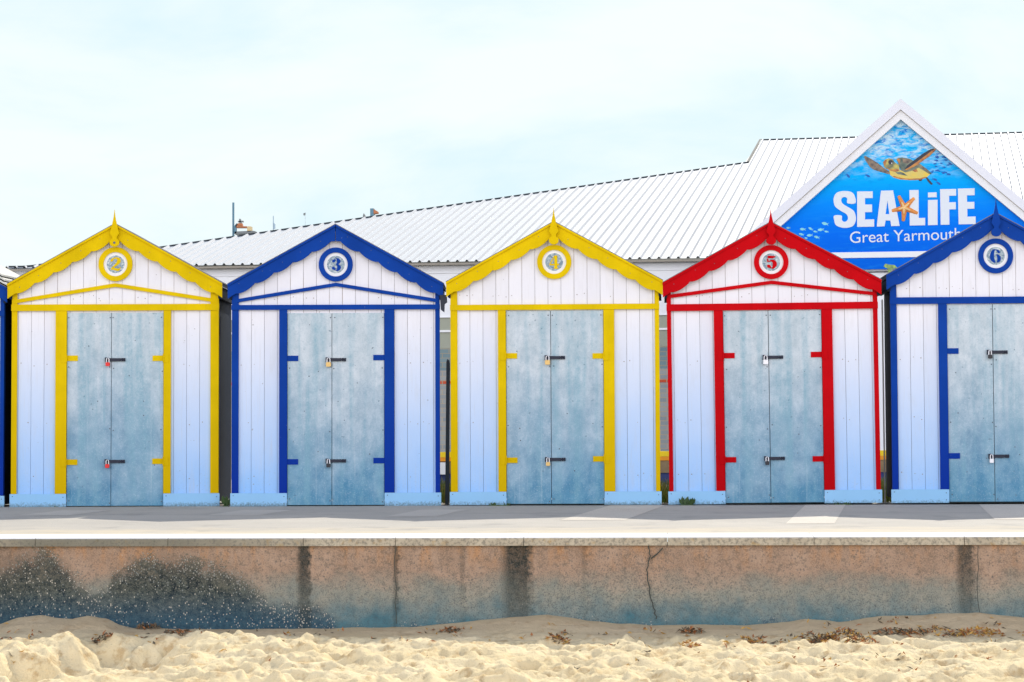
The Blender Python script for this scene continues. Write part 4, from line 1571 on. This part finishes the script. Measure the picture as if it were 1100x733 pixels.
def pr_mat(name, a_, c_, sc2=9):
    m, t, bs = base_mat(name, .5)
    v = N(t, 'ShaderNodeTexVoronoi')
    v.inputs['Scale'].default_value = sc2 * 1.6
    t.links.new(coords(t), v.inputs['Vector'])
    n_ = noise_(t, coords(t), sc2, 4, .6)
    f = math_(t, 'ADD', math_(t, 'MULTIPLY', v.outputs['Distance'], .6), math_(t, 'MULTIPLY', n_, .7))
    t.links.new(mixc(t, rng(t, f, .35, .85), a_, c_), bs.inputs['Base Color'])
    return m


M['t_flip'] = pr_mat('turtle_flipper', (0.06, 0.055, 0.06), (0.30, 0.22, 0.15))
M['t_body'] = pr_mat('turtle_belly', (0.80, 0.55, 0.05), (0.62, 0.52, 0.16), 5)
M['t_shell'] = pr_mat('turtle_shell', (0.05, 0.09, 0.08), (0.22, 0.24, 0.17), 7)
M['t_head'] = pr_mat('turtle_head', (0.70, 0.58, 0.12), (0.12, 0.14, 0.10), 8)
M['t_arm'] = pr_mat('turtle_raised_flipper', (0.66, 0.30, 0.06), (0.30, 0.10, 0.05), 7)
M['t_dark'] = flat('turtle_dark', (0.03, 0.035, 0.05), .5)
M['t_teal'] = flat('turtle_teal', (0.10, 0.28, 0.34), .5)
tb = MB()
tb.prism(TT((400, 325), (505, 325), (560, 345), (640, 325), (720, 300), (850, 368), (800, 410), (740, 435), (620, 437), (520, 430), (450, 410), (415, 385)), -.0145, -.0122)
tur = tb.build('turtle', M['t_body'], sgn)
b = MB()
b.prism(TT((440, 402), (520, 428), (620, 435), (742, 433), (800, 408), (785, 402), (735, 418), (620, 422), (530, 414), (455, 392)), -.0152, -.0146, 0)
b.prism(TT((640, 330), (690, 310), (712, 345), (680, 352)), -.0152, -.0146, 0)
b.prism(TT((470, 352), (520, 345), (560, 362), (600, 392), (540, 382), (490, 372)), -.0152, -.0146, 1)
b.build('belly_marking', [M['t_arm'], M['t_shell']], tur)
b = MB()
b.prism(TT((495, 245), (478, 212), (500, 198), (540, 194), (620, 208), (680, 238), (740, 268), (820, 328), (860, 368), (840, 376), (790, 345), (720, 305), (650, 335), (575, 355), (530, 335), (505, 285)), -.0165, -.0147)
b.prism(TT((500, 240), (482, 213), (502, 201), (520, 222), (516, 262)), -.0172, -.0166, 1)
b.prism(TT((545, 205), (600, 210), (640, 232), (600, 262), (550, 250)), -.0172, -.0166, 2)
b.prism(TT((655, 238), (700, 252), (735, 275), (690, 285), (640, 262)), -.0172, -.0166, 2)
b.prism(TT((745, 280), (800, 320), (838, 358), (790, 335), (735, 300)), -.0172, -.0166, 2)
b.build('shell', [M['t_shell'], M['t_arm'], M['t_flip']], tur)
b = MB()
b.prism(TT((335, 245), (360, 216), (400, 204), (440, 214), (460, 245), (505, 275), (515, 335), (470, 350), (410, 335), (352, 302)), -.0185, -.0147)
b.prism(TT((392, 245), (400, 225), (425, 220), (442, 240), (432, 268), (405, 272)), -.0195, -.0187, 1)
b.prism(TT((425, 250), (434, 250), (434, 262), (425, 262)), -.0202, -.0196, 2)
b.prism(TT((338, 248), (360, 218), (378, 222), (366, 262), (352, 290)), -.0192, -.0187, 3)
b.prism(TT((362, 300), (420, 322), (500, 318), (512, 335), (470, 349), (410, 335)), -.0192, -.0187, 3)
b.build('head', [M['t_head'], M['t_dark'], M['white'], M['t_arm']], tur)
b = MB()
b.prism(TT((130, 185), (150, 178), (200, 205), (280, 255), (345, 308), (405, 345), (412, 378), (340, 357), (240, 327), (195, 297), (150, 230)), -.0165, -.0147)
b.build('flipper', M['t_flip'], tur)
b = MB()
b.prism(TT((570, 330), (600, 280), (680, 220), (760, 160), (850, 105), (905, 98), (892, 125), (835, 180), (760, 232), (680, 288), (600, 328)), -.0195, -.0168, 0)
b.prism(TT((570, 325), (598, 278), (680, 217), (760, 156), (850, 103), (900, 98), (850, 128), (770, 190), (690, 248), (615, 300)), -.0205, -.0197, 1)
b.build('flipper', [M['t_arm'], M['t_dark']], tur)
b = MB()
b.prism(TT((792, 405), (812, 410), (872, 480), (852, 488), (815, 450)), -.0165, -.0147)
b.prism(TT((715, 433), (760, 428), (748, 448), (725, 447)), -.0165, -.0147)
b.build('hind_flipper', M['t_dark'], tur)
# printed fish
rnd = random.Random(3)
M['fish_d'] = flat('dark_fish_print', (0.0, 0.10, 0.42), .5, 0, .3, 5)
M['fish_l'] = flat('pale_fish_print', (0.22, 0.62, 0.72), .5, 0, .5, 22)


def fishpoly(x, y, l, a):
    f = [(-.5, -.22), (-.32, 0), (-.5, .22), (-.25, .08), (.0, .20), (.3, .16), (.5, 0), (.3, -.16), (0, -.2), (-.25, -.08)]
    return S([(x + l * (p[0] * math.cos(a) - p[1] * math.sin(a)), y + l * (p[0] * math.sin(a) + p[1] * math.cos(a))) for p in f])


dark_fish = [(1000 + rnd.uniform(0, 22), 168 + rnd.uniform(0, 20), rnd.uniform(2.4, 5), rnd.uniform(-.2, .4)) for i in range(26)]
dark_fish += [(x, y, 6, rnd.uniform(-.1, .9)) for x, y in ((911, 189), (932, 189), (1004, 193), (1008, 197))]
for k_, q_ in enumerate(dark_fish):
    b = MB()
    b.prism(fishpoly(*q_), -.0135 - .0001 * k_, -.0122)
    b.build('fish_print', M['fish_d'], sgn)
for x, y, l in ((847, 245, 5), (862.5, 246.5, 7), (871, 246, 6), (876, 249, 5), (886.5, 240.5, 8), (882, 247, 7.5), (888, 249, 5), (861, 252, 6), (870, 253, 7), (877.5, 255, 6.5), (866, 256, 4)):
    b = MB()
    b.prism(fishpoly(x, y, l, rnd.uniform(-.1, .5) + math.pi), -.014, -.0122, 0)
    b.build('fish_print', M['fish_l'], sgn)
M['coral'] = pr_mat('coral_print', (0.45, 0.62, 0.10), (0.12, 0.20, 0.12), 16)
b = MB()
b.prism(S([(949, 286.5), (951, 283.5), (956, 284.5), (961, 285), (964, 288), (958, 289.5), (957, 293), (954, 293), (953, 288.5)]), -.015, -.0122)
b.build('coral_print', M['coral'], sgn)

# ------------------------------------------------------------------ far things above the roof line
YF = 62.0


def far_poly(b, pts, dy, mi=0, y=YF, ox=0.0, oz=0.0):
    q = [at_y(px, py, y) for px, py in pts]
    b.prism([(p.x - ox, p.z) for p in q], 0, dy, mi)


def far_thing(name, label, cat, px):
    p = at_y(px, 300, YF)
    return thing(name, label, cat, (p.x, YF, 0)), p.x


M['mast'] = flat('blue_grey_mast', (0.10, 0.22, 0.29), .5)
M['cream'] = flat('cream_box', (0.62, 0.48, 0.25), .6)
M['rust'] = flat('rusty_orange', (0.45, 0.16, 0.06), .6)
M['drab'] = flat('drab_metal', (0.18, 0.20, 0.20), .6)
t, ox = far_thing('ride_mast', 'tall blue-grey mast with a small bracket above the roof line on the left', 'mast', 250)
b = MB()
tp = at_y(250, 217.5, YF)
b.tube([(0, .1, 0), (0, .1, tp.z)], .036, 0, 10)
b.build('pole', M['mast'], t)
b = MB()
far_poly(b, [(251.5, 243), (254, 240), (254, 251), (251.5, 251)], .1, 0, YF, ox)
b.build('bracket', M['mast'], t)
t, ox = far_thing('rooftop_platform', 'small orange and cream rooftop platform with a perched bird shape beside the tall mast', 'rooftop platform', 260)
b = MB()
far_poly(b, [(253, 243), (265, 243.2), (265, 244.6), (253, 244.6)], .4, 0, YF, ox)
far_poly(b, [(255.5, 240), (260, 240), (260.5, 242.8), (254.8, 242.8)], .2, 0, YF, ox)
b.build('deck', M['rust'], t)
b = MB()
far_poly(b, [(265.4, 243.3), (269.3, 243.3), (269.3, 248.8), (265.4, 248.8)], .4, 0, YF, ox)
b.build('box', M['cream'], t)
b = MB()
far_poly(b, [(252, 248.9), (270.5, 247.9), (274, 248.4), (274, 250.2), (252, 251.8)], .4, 0, YF, ox)
far_poly(b, [(255.5, 237.4), (261, 237.2), (261, 238.6), (255.5, 238.8)], .2, 0, YF, ox)
far_poly(b, [(256.8, 235.2), (258.2, 235.2), (259, 240), (257, 240)], .15, 0, YF, ox)
far_poly(b, [(253.6, 240.5), (254.8, 240.2), (253.8, 243), (252.6, 243)], .15, 0, YF, ox)
b.build('frame', M['drab'], t)
b = MB()                                   # support column hidden behind the roof, down to the ground
zs_ = at_y(262, 250, YF).z
b.box(-.1, .25, .05, .4, 0, zs_)
b.build('column', M['drab'], t)
t, ox = far_thing('aerial', 'pale lattice aerial above the roof line to the right of the tall mast', 'aerial', 294)
b = MB()
tp = at_y(293.2, 232, YF)
b.tube([(-.02, .05, 0), (-.02, .05, tp.z)], .018, 0, 6)
far_poly(b, [(294, 239), (295.6, 241), (295.6, 246), (294, 246)], .05, 0, YF, ox)
b.build('pole', flat('pale_metal', (0.35, 0.47, 0.55), .5), t)
t, ox = far_thing('thin_lamp_pole', 'thin pole with a tiny dark head above the roof line left of hut 3', 'lamp pole', 327)
b = MB()
tp = at_y(327.5, 230, YF)
b.tube([(.02, .05, 0), (.02, .05, tp.z)], .007, 0, 6)
b.build('pole', flat('pale_pole', (0.5, 0.55, 0.58), .5), t)
b = MB()
far_poly(b, [(325.8, 229.4), (328, 228.6), (327.8, 231.4), (326, 231.4)], .08, 0, YF, ox)
b.build('lamp_head', M['drab'], t)
t, ox = far_thing('chimney_stack', 'small grey and brick chimney above the roof line to the right of hut 3', 'chimney', 400)
b = MB()
zc = at_y(400, 224, YF).z
b.box(at_y(397.6, 230, YF).x - ox, at_y(401.2, 230, YF).x - ox, 0, .5, 0, at_y(400, 224, YF).z)
b.build('shaft', M['mast'], t)
b = MB()
far_poly(b, [(401.3, 224.8), (405.6, 227.2), (405.6, 229), (401.3, 229.6)], .4, 0, YF, ox)
b.build('cowl', M['rust'], t)
b = MB()
far_poly(b, [(389.8, 231.5), (390.8, 229.2), (392, 231.5), (392, 235), (389.8, 235)], .2, 0, YF, ox)
b.box(at_y(390.6, 230, YF).x - ox, at_y(391.2, 230, YF).x - ox, .05, .1, 0, at_y(390, 235, YF).z)
tag(b.build('vent_cone', M['drab']), 'tiny dark vent cone on the roof line just left of the small chimney', 'vent')
bpy.data.objects['vent_cone'].location = (ox, YF, 0)
